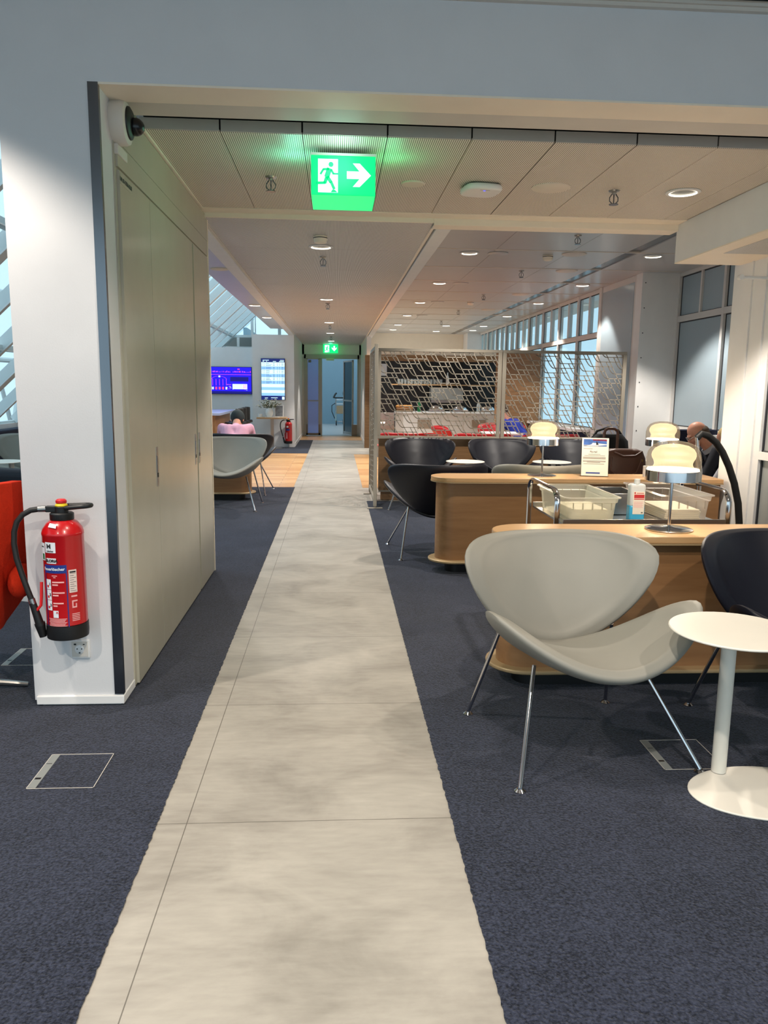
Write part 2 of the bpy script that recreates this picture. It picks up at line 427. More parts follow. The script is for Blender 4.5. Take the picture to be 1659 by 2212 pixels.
# front room ceiling
b = MB(); b.box(-4.6, 5.2, -1.6, 3.285, 2.926, 3.1)
struct(b.build('ceiling', M['ctile']))
b = MB()
for k in range(26):
    x = -2.9 + k * .222; b.box(x - .0035, x + .0035, 2.2, 3.222, 2.9235, 2.927)
b.box(-4, 5, 3.222, 3.232, 2.9235, 2.927)
struct(b.build('trim_4', M['gap']))
b = MB(); b.box(-1.31, 3.3, 3.262, 3.286, 2.900, 2.926); b.box(-1.31, 3.3, 3.25, 3.262, 2.914, 2.926)
struct(b.build('trim_5', M['lip']))
# outer shell that keeps the building closed
struct(MB().box(5.2, 5.35, -1.6, 3.46, 0, 3.1).build('wall_right', M['white']))
struct(MB().box(3.3, 5.35, 3.285, 3.46, 0, 3.1).build('wall_front', M['white']))
struct(MB().box(-1.6, 5.2, 3.46, 23, 3.02, 3.1).build('ceiling', M['white']))

# ------------------------------------------------------------------ perforated ceiling bay behind the portal
b = MB(); xs = [-.935, -.555, -.165, .245, .655, 1.065, 1.475, 1.885, 2.295, 2.47]
for x0, x1 in zip(xs, xs[1:]):
    b.box(x0 + .002, x1 - .002, 3.955, 5.56, 2.59, 2.60, 0)
    b.box(x0 + .004, x1 - .004, 3.948, 3.956, 2.592, 2.643, 1)
struct(b.build('ceiling', [M['perf'], M['lip']]))
struct(MB().box(-.935, 2.47, 3.64, 5.6, 2.68, 2.7).build('ceiling', M['gap']))
b = MB(); b.box(-.95, 2.47, 5.555, 5.70, 2.585, 2.66); b.box(-.95, .69, 5.69, 5.705, 2.553, 2.66); b.box(.69, 2.47, 5.69, 5.84, 2.54, 2.84)
struct(b.build('trim_6', M['cream'], bevel=.003))
b = MB(); b.box(-.935, -.905, 3.95, 5.56, 2.58, 2.61); struct(b.build('trim_7', M['cream']))
# corridor ceiling and its bulkheads
b = MB()
Y = 5.70
while Y < 22.2:
    y1 = min(Y + 1.18, 22.2); b.box(-.93, .69, Y + .003, y1 - .003, 2.556, 2.57); Y = y1
struct(b.build('ceiling', M['perffar']))
b = MB(); b.box(-.955, -.93, 5.70, 17.95, 2.548, 2.60); struct(b.build('trim_8', M['lip']))
b = MB(); b.box(-1.075, -.955, 5.80, 17.95, 2.535, 2.9); struct(b.build('trim_9', M['white']))
b = MB(); b.box(.69, .712, 5.70, 22.2, 2.55, 2.60); struct(b.build('trim_10', M['cream']))
b = MB(); b.box(.725, .835, 5.84, 22.2, 2.54, 2.9); struct(b.build('trim_11', M['white'], bevel=.003))
# coffered ceiling right
b = MB(); Y = 5.84
while Y < 20.95:
    y1 = min(Y + 1.2, 20.95)
    X = .835
    for x1 in (1.65, 2.45, 3.03): b.box(X + .002, x1 - .002, Y + .004, y1 - .004, 2.822, 2.84, 0); X = x1
    b.box(3.17, 4.2, Y + .004, y1 - .004, 2.822, 2.84, 0)
    b.box(.84, 4.2, y1 - .03, y1 + .0, 2.818, 2.84, 1)
    Y = y1
b.box(3.03, 3.17, 5.84, 20.9, 2.832, 2.85, 2)
struct(b.build('ceiling', [M['coffer'], M['lip'], M['strip']]))
# left ceiling strip of the lounge
b = MB(); b.box(-1.42, -1.075, 5.80, 17.2, 2.62, 2.66); struct(b.build('ceiling', M['coffer']))
# bulkhead right
b = MB(); b.box(2.47, 2.97, 3.46, 5.72, 2.325, 2.84); struct(b.build('wall_bulkhead', M['white']))
b = MB(); b.box(2.462, 2.5, 3.47, 5.72, 2.59, 2.61); struct(b.build('trim_12', M['cream']))
b = MB(); b.box(2.60, 2.95, 3.5, 5.25, 2.317, 2.3255); struct(b.build('trim_13', M['perffar']))
b = MB(); b.box(2.47, 2.97, 3.46, 5.725, 2.3, 2.319)
bm_ = MB(); bm_.box(2.47, 2.6, 3.47, 5.722, 2.318, 2.3252); bm_.box(2.6, 2.97, 5.25, 5.722, 2.318, 2.3252)
struct(bm_.build('trim_14', M['cream']))

# ------------------------------------------------------------------ cabinet wall (left)
cabt = thing('wall_cabinet', 'long beige flush-door cabinet running along the left of the grey path', 'cabinet', (-.92, 3.46, 0))
b = MB(); b.box(-.36, -.004, 0, 2.345, .02, 2.62); b.build('body', M['cab'], cabt)
b = MB(); b.box(-.34, -.02, .04, 2.33, CZ, .02); b.build('plinth', M['gap'], cabt)
def cdoor(y0, y1, z0, z1, handle=None, g=.0022, d=.012):
    o = MB().box(-.004, d - .004, y0 + g, y1 - g, z0 + g, z1 - g).build('door', M['cab'], cabt)
    if handle is not None:
        hb = MB(); hb.box(d - .006, d - .002, handle - .021, handle + .021, .885, 1.085, 0)
        hb.box(d - .003, d - .0005, handle - .010, handle + .006, .955, 1.04, 1); hb.box(d - .003, d, handle - .005, handle + .012, .93, .952, 2)
        hb.build('handle', [M['steel'], M['strip'], M['black']], o)
cdoor(.03, .56, .02, 2.29, .535); cdoor(.56, 1.69, .02, 2.29, 1.63); cdoor(1.72, 2.28, .02, 2.29, 1.765)
MB().box(-.004, .006, .02, 2.30, 2.30, 2.40).build('panel', M['cab'], cabt)
MB().box(-.004, .003, .02, 2.33, 2.405, 2.575).build('panel', M['cab'], cabt)
MB().box(-.36, .004, 2.335, 2.36, CZ, 2.60).build('end_panel', M['cream'], cabt)
# small door label
lab = MB(); lab.box(.006, .0095, .035, .215, 2.235, 2.275, 0)
vs, fs = textmesh('I M1.03-1703A-02.03', .023, .0012)
lab.add([(.0102, .125 + v.x, 2.255 + v.y) for v in vs], fs, 1)
lab.build('door_label', [M['cab'], M['labk']], cabt)

# ------------------------------------------------------------------ chairs (two pressed shells on four rods)
def shell(T, k=1.24, W=.422, t0=.315, up=.21, dn=.315, th=.05, N=80, K=12):
    b = MB(); rings = [.2, .4, .55, .68, .76, .82, .87, .91, .94, .965, .985, 1.0]
    def P(s, t, off):
        d = k * s * s
        nx = -2 * k * s; ln = sqrt(1 + nx * nx)
        q = Vector((s + off * nx / ln, t, d + off / ln)); return T @ q
    def outline(a):
        ca, sa = cos(a), sin(a)
        e = 1.98 if sa > 0 else 1.72; hb = up if sa > 0 else dn
        rr = (abs(ca / W) ** e + abs(sa / hb) ** e) ** (-1 / e)
        return rr * ca, rr * sa
    vs = []; fs = []
    for side in (1, -1):
        base = len(vs); vs.append(P(0, t0, side * th / 2))
        for r in rings[:-1] if side == -1 else rings:
            h = (max(0, 1 - r ** 5)) ** .5 * th / 2
            if side == 1: h += .007 * math.exp(-((r - .87) / .05) ** 2)
            for i in range(N):
                x, y = outline(2 * pi * i / N); vs.append(P(x * r, t0 + y * r, side * h))
        n = len(rings) if side == 1 else len(rings) - 1
        for i in range(N):
            i2 = (i + 1) % N
            fs.append((base, base + 1 + i, base + 1 + i2) if side == 1 else (base, base + 1 + i2, base + 1 + i))
            for j in range(n - 1):
                q = (base + 1 + j * N + i, base + 1 + (j + 1) * N + i, base + 1 + (j + 1) * N + i2, base + 1 + j * N + i2)
                fs.append(q if side == 1 else q[::-1])
        if side == 1: rim = base + 1 + (n - 1) * N
        else:
            last = base + 1 + (n - 1) * N
            for i in range(N):
                i2 = (i + 1) % N; fs.append((rim + i, last + i, last + i2, rim + i2))
    b.add(vs, fs); return b
def basis(o, tdir, ddir):
    t = Vector(tdir).normalized(); d = Vector(ddir).normalized(); x = t.cross(d)
    m = Matrix((( x.x, t.x, d.x, o[0]), (x.y, t.y, d.y, o[1]), (x.z, t.z, d.z, o[2]), (0, 0, 0, 1))); return m
def make_chair(name, label, leather, loc, rz, group):
    t = thing(name, label, 'chair', loc, rz, group)
    shell(basis((0, .20, .335), (0, -1, .12), (0, .12, 1)), t0=.375, up=.235, dn=.375, th=.064, k=1.25).build('seat', leather, t, angle=80)
    shell(basis((0, .155, .335), (0, .50, .85), (0, -.85, .50)), th=.06).build('backrest', leather, t, angle=80)
    for sx in (-1, 1):
        for (tx, ty, tz, fx, fy) in ((.215, -.10, .365, .355, -.34), (.25, .17, .42, .325, .315)):
            b = MB(); b.tube([(sx * tx, ty, tz), (sx * fx, fy, .012)], .0085, 12)
            b.lathe([(0, 0), (.021, 0), (.021, .004), (.012, .012), (0, .013)], 16, 0, Matrix.Translation((sx * fx, fy, 0)))
            b.build('leg', M['chrome'], t)
    return t
GC = 'two-shell lounge chairs'
g1 = make_chair('lounge_chair', 'large grey leather lounge chair in front of the nearest oak desk', M['gray'], (.945, 2.87, CZ), R(9), GC)
g1b = dup(g1, 'grey leather lounge chair at the left, just beyond the beige cabinet', (-1.23, 8.95, CZ), R(-4))
dup(g1, 'grey leather lounge chair behind the second oak desk, only its top edge showing', (1.72, 6.47, CZ), R(180))
dup(g1, 'grey leather lounge chair by the navy booth at the far left edge', (-3.60, 9.25, CZ), R(6))
n1 = make_chair('lounge_chair', 'dark navy leather lounge chair cut by the right edge, behind the white side table', M['navy'], (1.93, 2.9, CZ), R(4), GC)
dup(n1, 'navy leather lounge chair seen from behind at the rounded end of the second oak desk', (.84, 6.46, CZ), R(183))
dup(n1, 'leftmost of the three navy lounge chairs in front of the lattice screen', (.99, 9.03, CZ), R(-5))
dup(n1, 'middle of the three navy lounge chairs in front of the lattice screen', (2.0, 9.0, CZ), R(6))
dup(n1, 'rightmost of the three navy lounge chairs in front of the lattice screen', (2.86, 9.0, CZ), R(8))
dup(n1, 'navy lounge chair at the left with a person in pink sitting on it', (-1.22, 10.22, CZ), R(178))
r1 = make_chair('lounge_chair', 'red lounge chair behind the left end of the lattice screen', M['redl'], (1.0, 10.75, .003), R(178), GC)
dup(r1, 'red lounge chair behind the middle of the lattice screen, below the tall red one', (2.05, 10.75, .003), R(176))
dup(r1, 'red lounge chair behind the right lattice panel, left of the person in blue', (2.98, 10.75, .003), R(182))
dup(r1, 'red lounge chair turned sideways beside the white bistro table behind the screen', (1.95, 12.3, .003), R(84))
dup(r1, 'red lounge chair at the far side of the white bistro table behind the screen', (2.85, 13.3, .003), R(-20))

# ------------------------------------------------------------------ oak desks with rounded ends
def make_desk(label, x0, x1, yc, left=True, right=False, hw=.17):
    t = thing('oak_desk', label, 'desk', (x0, yc, 0), 0, 'narrow oak desks')
    L = x1 - x0
    MB().prism(stadium(0, L, -hw, hw, left, right), .708, .74).build('top', [M['oak']], t, bevel=.004)
    MB().prism(stadium(-.002, L + .0 if not right else L + .002, -hw - .002, hw + .002, left, right), .700, .7085).build('edge_band', M['edge'], t)
    MB().prism(stadium(.04, L - (.04 if right else 0), -hw + .045, hw - .045, left, right), .105, .70).build('body', M['oakbody'], t)
    MB().prism(stadium(-.01, L + (.01 if right else 0), -hw - .01, hw + .01, left, right), .085, .105).build('lip', M['edge'], t, bevel=.006)
    MB().prism(stadium(.12, L - (.12 if right else 0), -hw + .08, hw - .08, left, right), CZ, .085).build('plinth', M['black'], t)
    return t
make_desk('nearest narrow oak desk with a rounded end, behind the large grey chair', .74, 2.95, 3.545)
make_desk('second narrow oak desk with a rounded end, carrying two glass lamps and a card', .725, 2.94, 5.815)
make_desk('low oak desk at the left behind the grey chair, mostly hidden by it', -3.1, -1.0, 9.58, False, True)

# ------------------------------------------------------------------ table lamps
def make_lamp(label, loc, group='glass table lamps'):
    t = thing('table_lamp', label, 'lamp', loc, 0, group)
    MB().lathe([(0, 0), (.108, 0), (.111, .003), (.111, .006), (.10, .010), (.03, .013), (.012, .018), (0, .018)], 40).build('base', M['chrome'], t)
    MB().lathe([(.0075, .015), (.0075, .265)], 16).build('stem', M['chrome'], t)
    MB().lathe([(.121, .238), (.1245, .240), (.1245, .286), (.121, .288), (.121, .238)], 48).build('chrome_band', M['chrome'], t)
    MB().lathe([(.098, .297), (.092, .304), (.088, .312), (.087, .322), (.091, .334), (.098, .346), (.101, .358), (.099, .372), (.088, .390), (.064, .404), (.03, .411), (0, .412)], 48).build('diffuser', M['opal'], t)
    MB().lathe([(0, .276), (.119, .276), (.119, .293), (.116, .2965), (0, .2975)], 48).build('light_disc', M['opalhot'], t)
    MB().lathe([(.1235, .286), (.1255, .31), (.125, .345), (.117, .378), (.098, .405), (.066, .420), (.03, .426), (0, .427)], 48).build('glass_dome', M['glass'], t)
    ld = bpy.data.lights.new('lamp_light', 'POINT'); ld.energy = 2.2; ld.color = (1, .86, .66); ld.shadow_soft_size = .05
    lo = bpy.data.objects.new('lamp_light', ld); C.objects.link(lo); lo.parent = t; lo.location = (0, 0, .2)
    l2 = bpy.data.lights.new('lamp_bulb', 'POINT'); l2.energy = 22; l2.color = (1, .80, .58); l2.shadow_soft_size = .055
    lo = bpy.data.objects.new('lamp_bulb', l2); C.objects.link(lo); lo.parent = t; lo.location = (0, 0, .355)
    return t
make_lamp('glass domed lamp with chrome base on the nearest oak desk', (1.60, 3.56, .74))
make_lamp('glass domed lamp at the left on the second oak desk, left of the card holder', (1.585, 5.83, .74))
make_lamp('glass domed lamp at the right on the second oak desk, beside the brown bag', (2.52, 5.83, .74))

# ------------------------------------------------------------------ white side tables
def make_sidetable(label, loc, rz, group='white pedestal side tables'):
    t = thing('side_table', label, 'table', loc, rz, group)
    b = MB(); b.lathe([(0, .583), (.21, .583), (.215, .586), (.215, .589), (.212, .592), (0, .592)], 48); b.build('table_top', M['wtab'], t)
    MB().lathe([(.026, .01), (.026, .584)], 24, 0, Matrix.Translation((.05, .12, 0))).build('post', M['wtab'], t)
    pts = []
    for k in range(48):
        a = 2 * pi * k / 48; r = .205 + .045 * cos(a - .35) + .02 * cos(2 * a)
        pts.append((.095 + r * 1.2 * cos(a), -.045 + r * .98 * sin(a)))
    MB().prism(pts, 0, .008).build('base', M['wtab'], t, bevel=.003)
    return t
s1 = make_sidetable('white round side table with a flat white foot in the right foreground', (1.365, 2.46, CZ), 0)
dup(s1, 'small white round side table between the left and middle navy chairs', (1.44, 8.5, CZ), 0)
dup(s1, 'small white round side table between the middle and right navy chairs', (2.42, 8.5, CZ), 0)
dup(s1, 'white round side table at the far left edge', (-3.44, 8.15, CZ), 0)

# ------------------------------------------------------------------ lattice screen
AX = (-.0899, -.0569); BX = (.3805, -.0300)
def lattice(w, h, wd=.0095, dp=.008):
    b = MB(); polys = []
    for j in range(-9, 12):
        for k in range(-40, 40):
            sx = j * BX[0] + k * AX[0]; sy = h + j * BX[1] + k * AX[1]
            if sx > w + .3 or sx < -.9 or sy < -.4 or sy > h + .5: continue
            k_ = 1 / 1669; pl = [(-161 * k_, 237 * k_), (-100 * k_, 127 * k_)]
            p0 = pl[-1]; c1 = (-30 * k_, 0); p1 = (22 * k_, 0)
            for q in range(1, 9):
                u = q / 8; pl.append(((1 - u) ** 2 * p0[0] + 2 * u * (1 - u) * c1[0] + u * u * p1[0], (1 - u) ** 2 * p0[1] + 2 * u * (1 - u) * c1[1] + u * u * p1[1]))
            pl += [(455 * k_, 0), (637 * k_, -330 * k_)]
            polys.append([(sx + x, sy + y) for x, y in pl])
    def clip(a, c):
        t0, t1 = 0., 1.; dx = c[0] - a[0]; dy = c[1] - a[1]
        for p, q in ((-dx, a[0]), (dx, w - a[0]), (-dy, a[1]), (dy, h - a[1])):
            if abs(p) < 1e-9:
                if q < 0: return None
            else:
                r = q / p
                if p < 0: t0 = max(t0, r)
                else: t1 = min(t1, r)
        if t0 >= t1: return None
        return (a[0] + dx * t0, a[1] + dy * t0), (a[0] + dx * t1, a[1] + dy * t1)
    for pl in polys:
        for a, c in zip(pl, pl[1:]):
            s = clip(a, c)
            if not s: continue
            (x0, y0), (x1, y1) = s; L = math.hypot(x1 - x0, y1 - y0)
            if L < 1e-4: continue
            ux, uy = (x1 - x0) / L, (y1 - y0) / L; ex = wd * .3
            x0 -= ux * ex; y0 -= uy * ex; x1 += ux * ex; y1 += uy * ex
            nx, ny = -uy * wd / 2, ux * wd / 2
            vs = [(x0 + nx, -dp / 2, y0 + ny), (x0 - nx, -dp / 2, y0 - ny), (x1 - nx, -dp / 2, y1 - ny), (x1 + nx, -dp / 2, y1 + ny)]
            vs += [(x, dp / 2, z) for x, _, z in vs]
            b.add(vs, [(0, 1, 2, 3), (7, 6, 5, 4), (0, 4, 5, 1), (1, 5, 6, 2), (2, 6, 7, 3), (3, 7, 4, 0)])
    return b
sc = thing('lattice_screen', 'two-panel metal lattice screen on the oak half wall behind the navy chairs', 'screen', (.50, 9.5, .775))
def panel(x0, x1, zt):
    fr = MB(); fr.box(x0, x1, -.02, .02, 0, .035); fr.box(x0, x1, -.02, .02, zt - .035, zt); fr.box(x0, x0 + .045, -.02, .02, .035, zt - .035); fr.box(x1 - .045, x1, -.02, .02, .035, zt - .035)
    fr = fr.build('panel_frame', M['alu'], sc, bevel=.003)
    l = lattice(x1 - x0 - .09, zt - .07).build('lattice', M['alu'], fr, flatshade=True); l.location = (x0 + .045, 0, .035)
panel(0, 1.525, 1.09); panel(1.535, 3.08, 1.09)
s2 = thing('lattice_screen', 'narrow floor-standing lattice screen edge-on beside the grey path', 'screen', (.455, 8.87, 0))
fr = MB(); fr.box(-.02, .02, -.02, .02, .03, 1.88); fr.box(-.02, .02, 1.22, 1.26, .03, 1.86); fr.box(-.018, .018, .02, 1.22, .09, .13); fr.box(-.018, .018, .02, 1.22, 1.82, 1.86)
fr.box(-.09, .09, -.03, .03, CZ, .012); fr.box(-.09, .09, 1.21, 1.27, .0, .012); fr.box(-.012, .012, -.012, .012, .01, .05); fr.box(-.012, .012, 1.228, 1.252, .01, .05)
fr = fr.build('panel_frame', M['alu'], s2, bevel=.003)
l = lattice(1.2, 1.69).build('lattice', M['alu'], fr, flatshade=True); l.location = (0, .02, .13); l.rotation_euler = (0, 0, pi / 2)
hw = thing('half_wall', 'oak half wall carrying the lattice screen', 'partition', (.53, 9.56, 0))
MB().box(0, 3.1, -.03, .09, .13, .772).build('panel', M['oakdark'], hw)
MB().box(.03, 3.08, .0, .07, CZ, .13).build('plinth', M['oakdark'], hw)
MB().box(0, 3.1, -.036, -.028, .11, .13).build('rail', M['alu'], hw)
# ------------------------------------------------------------------ right side architecture
b = MB(); b.box(3.74, 4.22, 9.55, 9.75, 0, 2.83)
struct(b.build('wall_column', M['white']))
b = MB(); b.box(3.735, 3.80, 9.538, 9.552, 0, 2.82, 0)
for k in range(9): b.lathe([(0, 0), (.007, 0), (.007, .004), (0, .004)], 10, 1, Matrix.Translation((3.775, 9.536, .3 + k * .30)) @ Matrix.Rotation(pi / 2, 4, 'X'))
struct(b.build('trim_15', [M['white'], M['framed']]))
# window wall beside the seats (x = 4.2)
def winwall(name, x, y0, y1, z0, z1, ny, transom, glass, fr='frame', gask=True, sub=1):
    b = MB(); w = .05
    b.box(x + .001, x + .079, y0, y1, 0, z0 - .02); b.box(x + .003, x + .077, y0 + .001, y1 - .001, z0 - .02, z0 + .04); b.box(x + .003, x + .077, y0 + .001, y1 - .001, z1 - .05, z1 - .001)
    b.box(x + .002, x + .078, y0 + .003, y1 - .003, transom - .035, transom + .035)
    st = (y1 - y0) / ny
    for k in range(ny + 1): b.box(x, x + .08, y0 + k * st - w / 2, y0 + k * st + w / 2, z0, z1)
    if sub:
        for k in range(ny):
            ym = y0 + (k + .5) * st; b.box(x + .01, x + .08, ym - .018, ym + .018, transom, z1)
    o = struct(b.build(name, M[fr]))
    g = MB()
    for k in range(ny):
        for (a, c) in ((z0 + .04, transom - .035), (transom + .035, z1 - .05)):
            yy0 = y0 + k * st + w / 2; yy1 = y0 + (k + 1) * st - w / 2
            g.box(x + .035, x + .04, yy0, yy1, a, c, 0)
            e = .012
            for q in ((yy0, yy1, a, a + e), (yy0, yy1, c - e, c), (yy0, yy0 + e, a, c), (yy1 - e, yy1, a, c)): g.box(x + .03, x + .036, *q, 1)
    g.build('pane', [M[glass], M['framed']], o)
    return o
winwall('window_1', 4.2, 6.1, 9.55, .93, 2.83, 3, 2.27, 'frost')
struct(MB().box(4.1, 4.22, 5.8, 9.55, .90, .93).build('trim_16', M['white']))
struct(MB().box(4.2, 4.3, 5.72, 6.1, 0, 2.83).build('wall_right', M['white']))
# near right wall with gray blinds behind glass
b = MB(); X = 2.97
b.box(X, X + .12, 5.45, 5.72, 0, 2.33); b.box(X, X + .1, 4.16, 5.25, 0, .08); b.box(X, X + .1, 4.16, 5.25, 2.12, 2.33); b.box(X, X + .1, 4.16, 5.25, .93, .985)
b.box(X - .012, X, 5.52, 5.535, 0, 2.32); b.box(X - .012, X, 5.33, 5.345, 0, 2.32)
b.box(X, X + .1, 5.25, 5.45, 0, 2.33)
b.box(X, X + .1, 4.1, 4.16, 0, 2.33)
struct(b.build('wall_right', M['white']))
b = MB()
b.box(X + .03, X + .04, 3.46, 5.25, .08, .93, 0); b.box(X + .03, X + .04, 3.46, 5.25, .985, 2.12, 0)
for z in (.08, .985): b.box(X + .02, X + .031, 5.235, 5.25, z, .93 if z < .5 else 2.12, 1)
for z in (.925, .985, 2.11): b.box(X + .02, X + .031, 3.46, 5.25, z, z + .01, 1)
struct(b.build('window_2', [M['frostd'], M['framed']]))
b = MB(); b.tube([(2.68, 5.15, 2.15), (2.968, 5.15, 2.15)], .011, 12); b.tube([(2.68, 5.165, 2.15), (2.68, 5.13, 2.15)], .018, 12)
tag(b.build('wall_rod', M['white']), 'thin white rod sticking out of the top of the right wall', 'rod')
struct(MB().box(2.97, 4.3, 5.72, 5.80, 0, 2.83).build('wall_right', M['white']))
# frosted board and windows further along (x = 3.74)
b = MB(); b.box(3.74, 3.80, 9.75, 11.05, 0, 2.82, 0); b.box(3.735, 3.745, 9.80, 10.95, .75, 2.74, 1); b.box(3.72, 3.82, 10.97, 11.07, 0, 2.82, 0)
struct(b.build('window_3', [M['frame'], M['frost']]))
winwall('window_4', 3.74, 11.07, 20.4, .80, 2.82, 9, 2.18, 'pane')
struct(MB().box(.0 + .835, 4.2, 20.95, 21.1, 0, 2.84).build('wall_back', M['cream']))
b = MB(); b.box(3.4, 3.9, 20.3, 20.95, 0, 2.82); struct(b.build('wall_back', M['white']))

# ------------------------------------------------------------------ corridor end
YE = 22.2
b = MB(); b.box(-.99, -.90, YE, YE + .15, 0, 2.62); b.box(.65, .80, YE, YE + .15, 0, 2.62); b.box(-.99, .8, YE, YE + .15, 2.285, 2.62)
struct(b.build('wall_end', M['white']))
struct(MB().box(-1.06, -.955, 18.02, YE, 0, 2.62).build('wall_left', M['white']))
struct(MB().box(.70, .80, 18.05, YE, 0, 2.6).build('wall_corridor', M['white']))
b = MB(); b.box(-.955, -.945, 18.1, YE, CZ, .09); b.box(.69, .70, 18.1, YE, 0, .09); struct(b.build('baseboard_end', M['white']))
b = MB(); b.box(.66, .83, 17.9, 18.05, 0, 2.12); struct(b.build('wall_oak', M['oakdark']))
d = thing('door_1', '', '', (-.90, YE, 0)); d['kind'] = 'structure'
b = MB(); b.box(0, .05, -.03, .1, 0, 2.285); b.box(1.50, 1.55, -.03, .1, 0, 2.285); b.box(0, 1.55, -.03, .1, 2.17, 2.285); b.box(.46, .505, -.03, .06, 0, 2.17)
b.build('frame', M['doorframe'], d)
b = MB(); b.box(.05, .10, -.02, .03, .3, 2.17); b.box(.40, .46, -.02, .03, .3, 2.17); b.box(.05, .46, -.02, .03, 2.15, 2.17); b.box(.10, .40, -.02, .03, .98, 1.01); b.box(.05, .46, -.02, .03, .02, .08)
lf = b.build('fixed_leaf', M['doorframe'], d)
MB().box(.1, .4, 0, .01, 1.01, 2.15).build('pane', M['doorglass'], lf); MB().box(.1, .4, 0, .01, .08, .98).build('pane', M['doorglass'], lf)
b = MB(); b.box(.05, .10, -.024, .03, .02, .33); b.box(.40, .46, -.024, .03, .02, .33); b.box(.05, .46, -.024, .03, .02, .08); b.box(1.35, 1.5, -.034, -.028, 0, .33); b.build('kick_plate', M['kick'], lf)
MB().box(.12, .2, -.004, 0, 2.06, 2.13).build('notice', M['walnut'], lf)
# open leaf: hinged at x=1.38, swung away
Mo = Matrix.Translation((1.40, .05, 0)) @ Matrix.Rotation(R(107), 4, 'Z')
b = MB(); b.box(0, .05, 0, .04, .02, 2.15, 0, Mo); b.box(.82, .87, 0, .04, .02, 2.15, 0, Mo); b.box(0, .87, 0, .04, 2.1, 2.15, 0, Mo); b.box(0, .87, 0, .04, .98, 1.02, 0, Mo); b.box(0, .87, 0, .04, .02, .1, 0, Mo)
ol = b.build('open_leaf', M['doorframe'], d)
b = MB(); b.box(.05, .82, .015, .02, .1, 2.1, 0, Mo); b.build('pane', M['darkglass'], ol)
b = MB(); b.box(.62, .84, -.07, -.02, 2.12, 2.19); b.build('door_closer', M['lip'], d)
struct(MB().box(.60, .61, YE - .012, YE - .0, 1.2, 1.5).build('trim_17', M['steel']))
# space beyond the doors
struct(MB().box(-2.5, 3, 29.4, 29.5, 0, 3).build('wall_beyond', M['bluewall']))
struct(MB().box(-2.5, 3, 22.35, 29.4, .0004, .003).build('floor', M['coffer']))
b = MB(); b.box(-2.6, -2.5, 22.35, 29.5, 0, 3); b.box(3, 3.1, 22.35, 29.5, 0, 3); struct(b.build('wall_beyond', M['bluewall']))
# luggage trolley
lt = thing('luggage_trolley', 'airport luggage trolley beyond the open end door', 'trolley', (.27, 28.3, .003))
b = MB(); b.tube([(-.28, 0, .12), (-.28, .06, 1.0)], .016, 8); b.tube([(.28, 0, .12), (.28, .06, 1.0)], .016, 8); b.tube([(-.28, .03, .92), (.28, .03, .92)], .016, 8); b.tube([(-.28, .1, .5), (.28, .1, .5)], .012, 8); b.tube([(-.28, 0, .12), (-.2, .85, .1), (.2, .85, .1), (.28, 0, .12)], .016, 8)
b.build('frame', M['chrome'], lt)
MB().box(-.25, .25, -.02, 0, .42, .72).build('advert_board', M['board'], lt, bevel=.01)
b = MB(); b.tube([(-.36, -.06, 1.0), (.36, -.06, 1.0)], .022, 10); b.tube([(-.36, -.06, 1.0), (-.3, 0, 1.12), (-.26, .05, 1.16)], .03, 10); b.tube([(-.3, -.02, .8), (-.42, -.08, .72), (-.42, -.08, .5), (-.32, -.02, .25)], .014, 8); b.build('handle', M['black'], lt)
for wx, wy in ((-.26, 0), (.26, 0), (0, .8)):
    MB().lathe([(0, -.02), (.09, -.02), (.09, .02), (0, .02)], 18, 0, Matrix.Translation((wx, wy, .091)) @ Matrix.Rotation(pi / 2, 4, 'Y')).build('wheel', M['black'], lt)
MB().box(-.25, .25, -.012, .004, .76, .80).build('bar', M['white'], lt)
b = MB(); b.ball((0, 0, .22), (.2, .14, .22)); o = b.build('backpack', M['blackbag']); o.location = (.52, 28.35, 1.0); 
# backpack rests on the handle of the trolley side shelf
tag(o, 'black bag on the luggage trolley beyond the end door', 'bag')
o.location = (.44, 28.42, .93)

# ------------------------------------------------------------------ left lounge: pillar wall, tv wall, glazing
b = MB(); b.box(-1.905, -.955, 17.95, 18.05, 0, 2.54)
struct(b.build('wall_pillar', M['white']))
struct(MB().box(-6, -1.905, 18.5, 18.6, 0, 2.27).build('wall_left', M['white']))
struct(MB().box(-1.905, -1.8, 18.05, 18.6, 0, 2.27).build('wall_left', M['white']))
b = MB(); b.box(-6, -1.3, 20.2, 20.3, 0, 2.62, 0)
for k in range(10): b.box(-5.6 + k * .45, -5.22 + k * .45, 20.19, 20.2, 2.38, 2.60, 1)
struct(b.build('wall_gallery', [M['white'], M['walnut']]))
# leaning glass facade
def fac(z): return -4.35 + (z - .85) / .93
b = MB()
for k in range(26):
    y = -1.0 + k * .85
    if y > 19.8: break
    p0 = Vector((fac(.85), y, .85)); p1 = Vector((fac(4.0), y, 4.0)); d_ = (p1 - p0).normalized()
    w = .03 if k % 3 else .07
    n_ = Vector((-d_.z, 0, d_.x))
    vs = [p0 + Vector((0, -w, 0)), p0 + Vector((0, w, 0)), p1 + Vector((0, w, 0)), p1 + Vector((0, -w, 0))]
    vs += [v + n_ * .12 for v in vs]
    b.add(vs, [(0, 1, 2, 3), (7, 6, 5, 4), (0, 4, 5, 1), (1, 5, 6, 2), (2, 6, 7, 3), (3, 7, 4, 0)])
for z in (.86, 1.75, 2.6, 3.5): b.box(fac(z) - .12, fac(z) - .04, -1, 19.9, z - .03, z + .03)
fo = struct(b.build('window_5', M['facade']))
MB().quad((fac(.85) - .02, -1, .85), (fac(.85) - .02, 19.9, .85), (fac(4) - .02, 19.9, 4), (fac(4) - .02, -1, 4)).build('pane', M['pane'], fo)
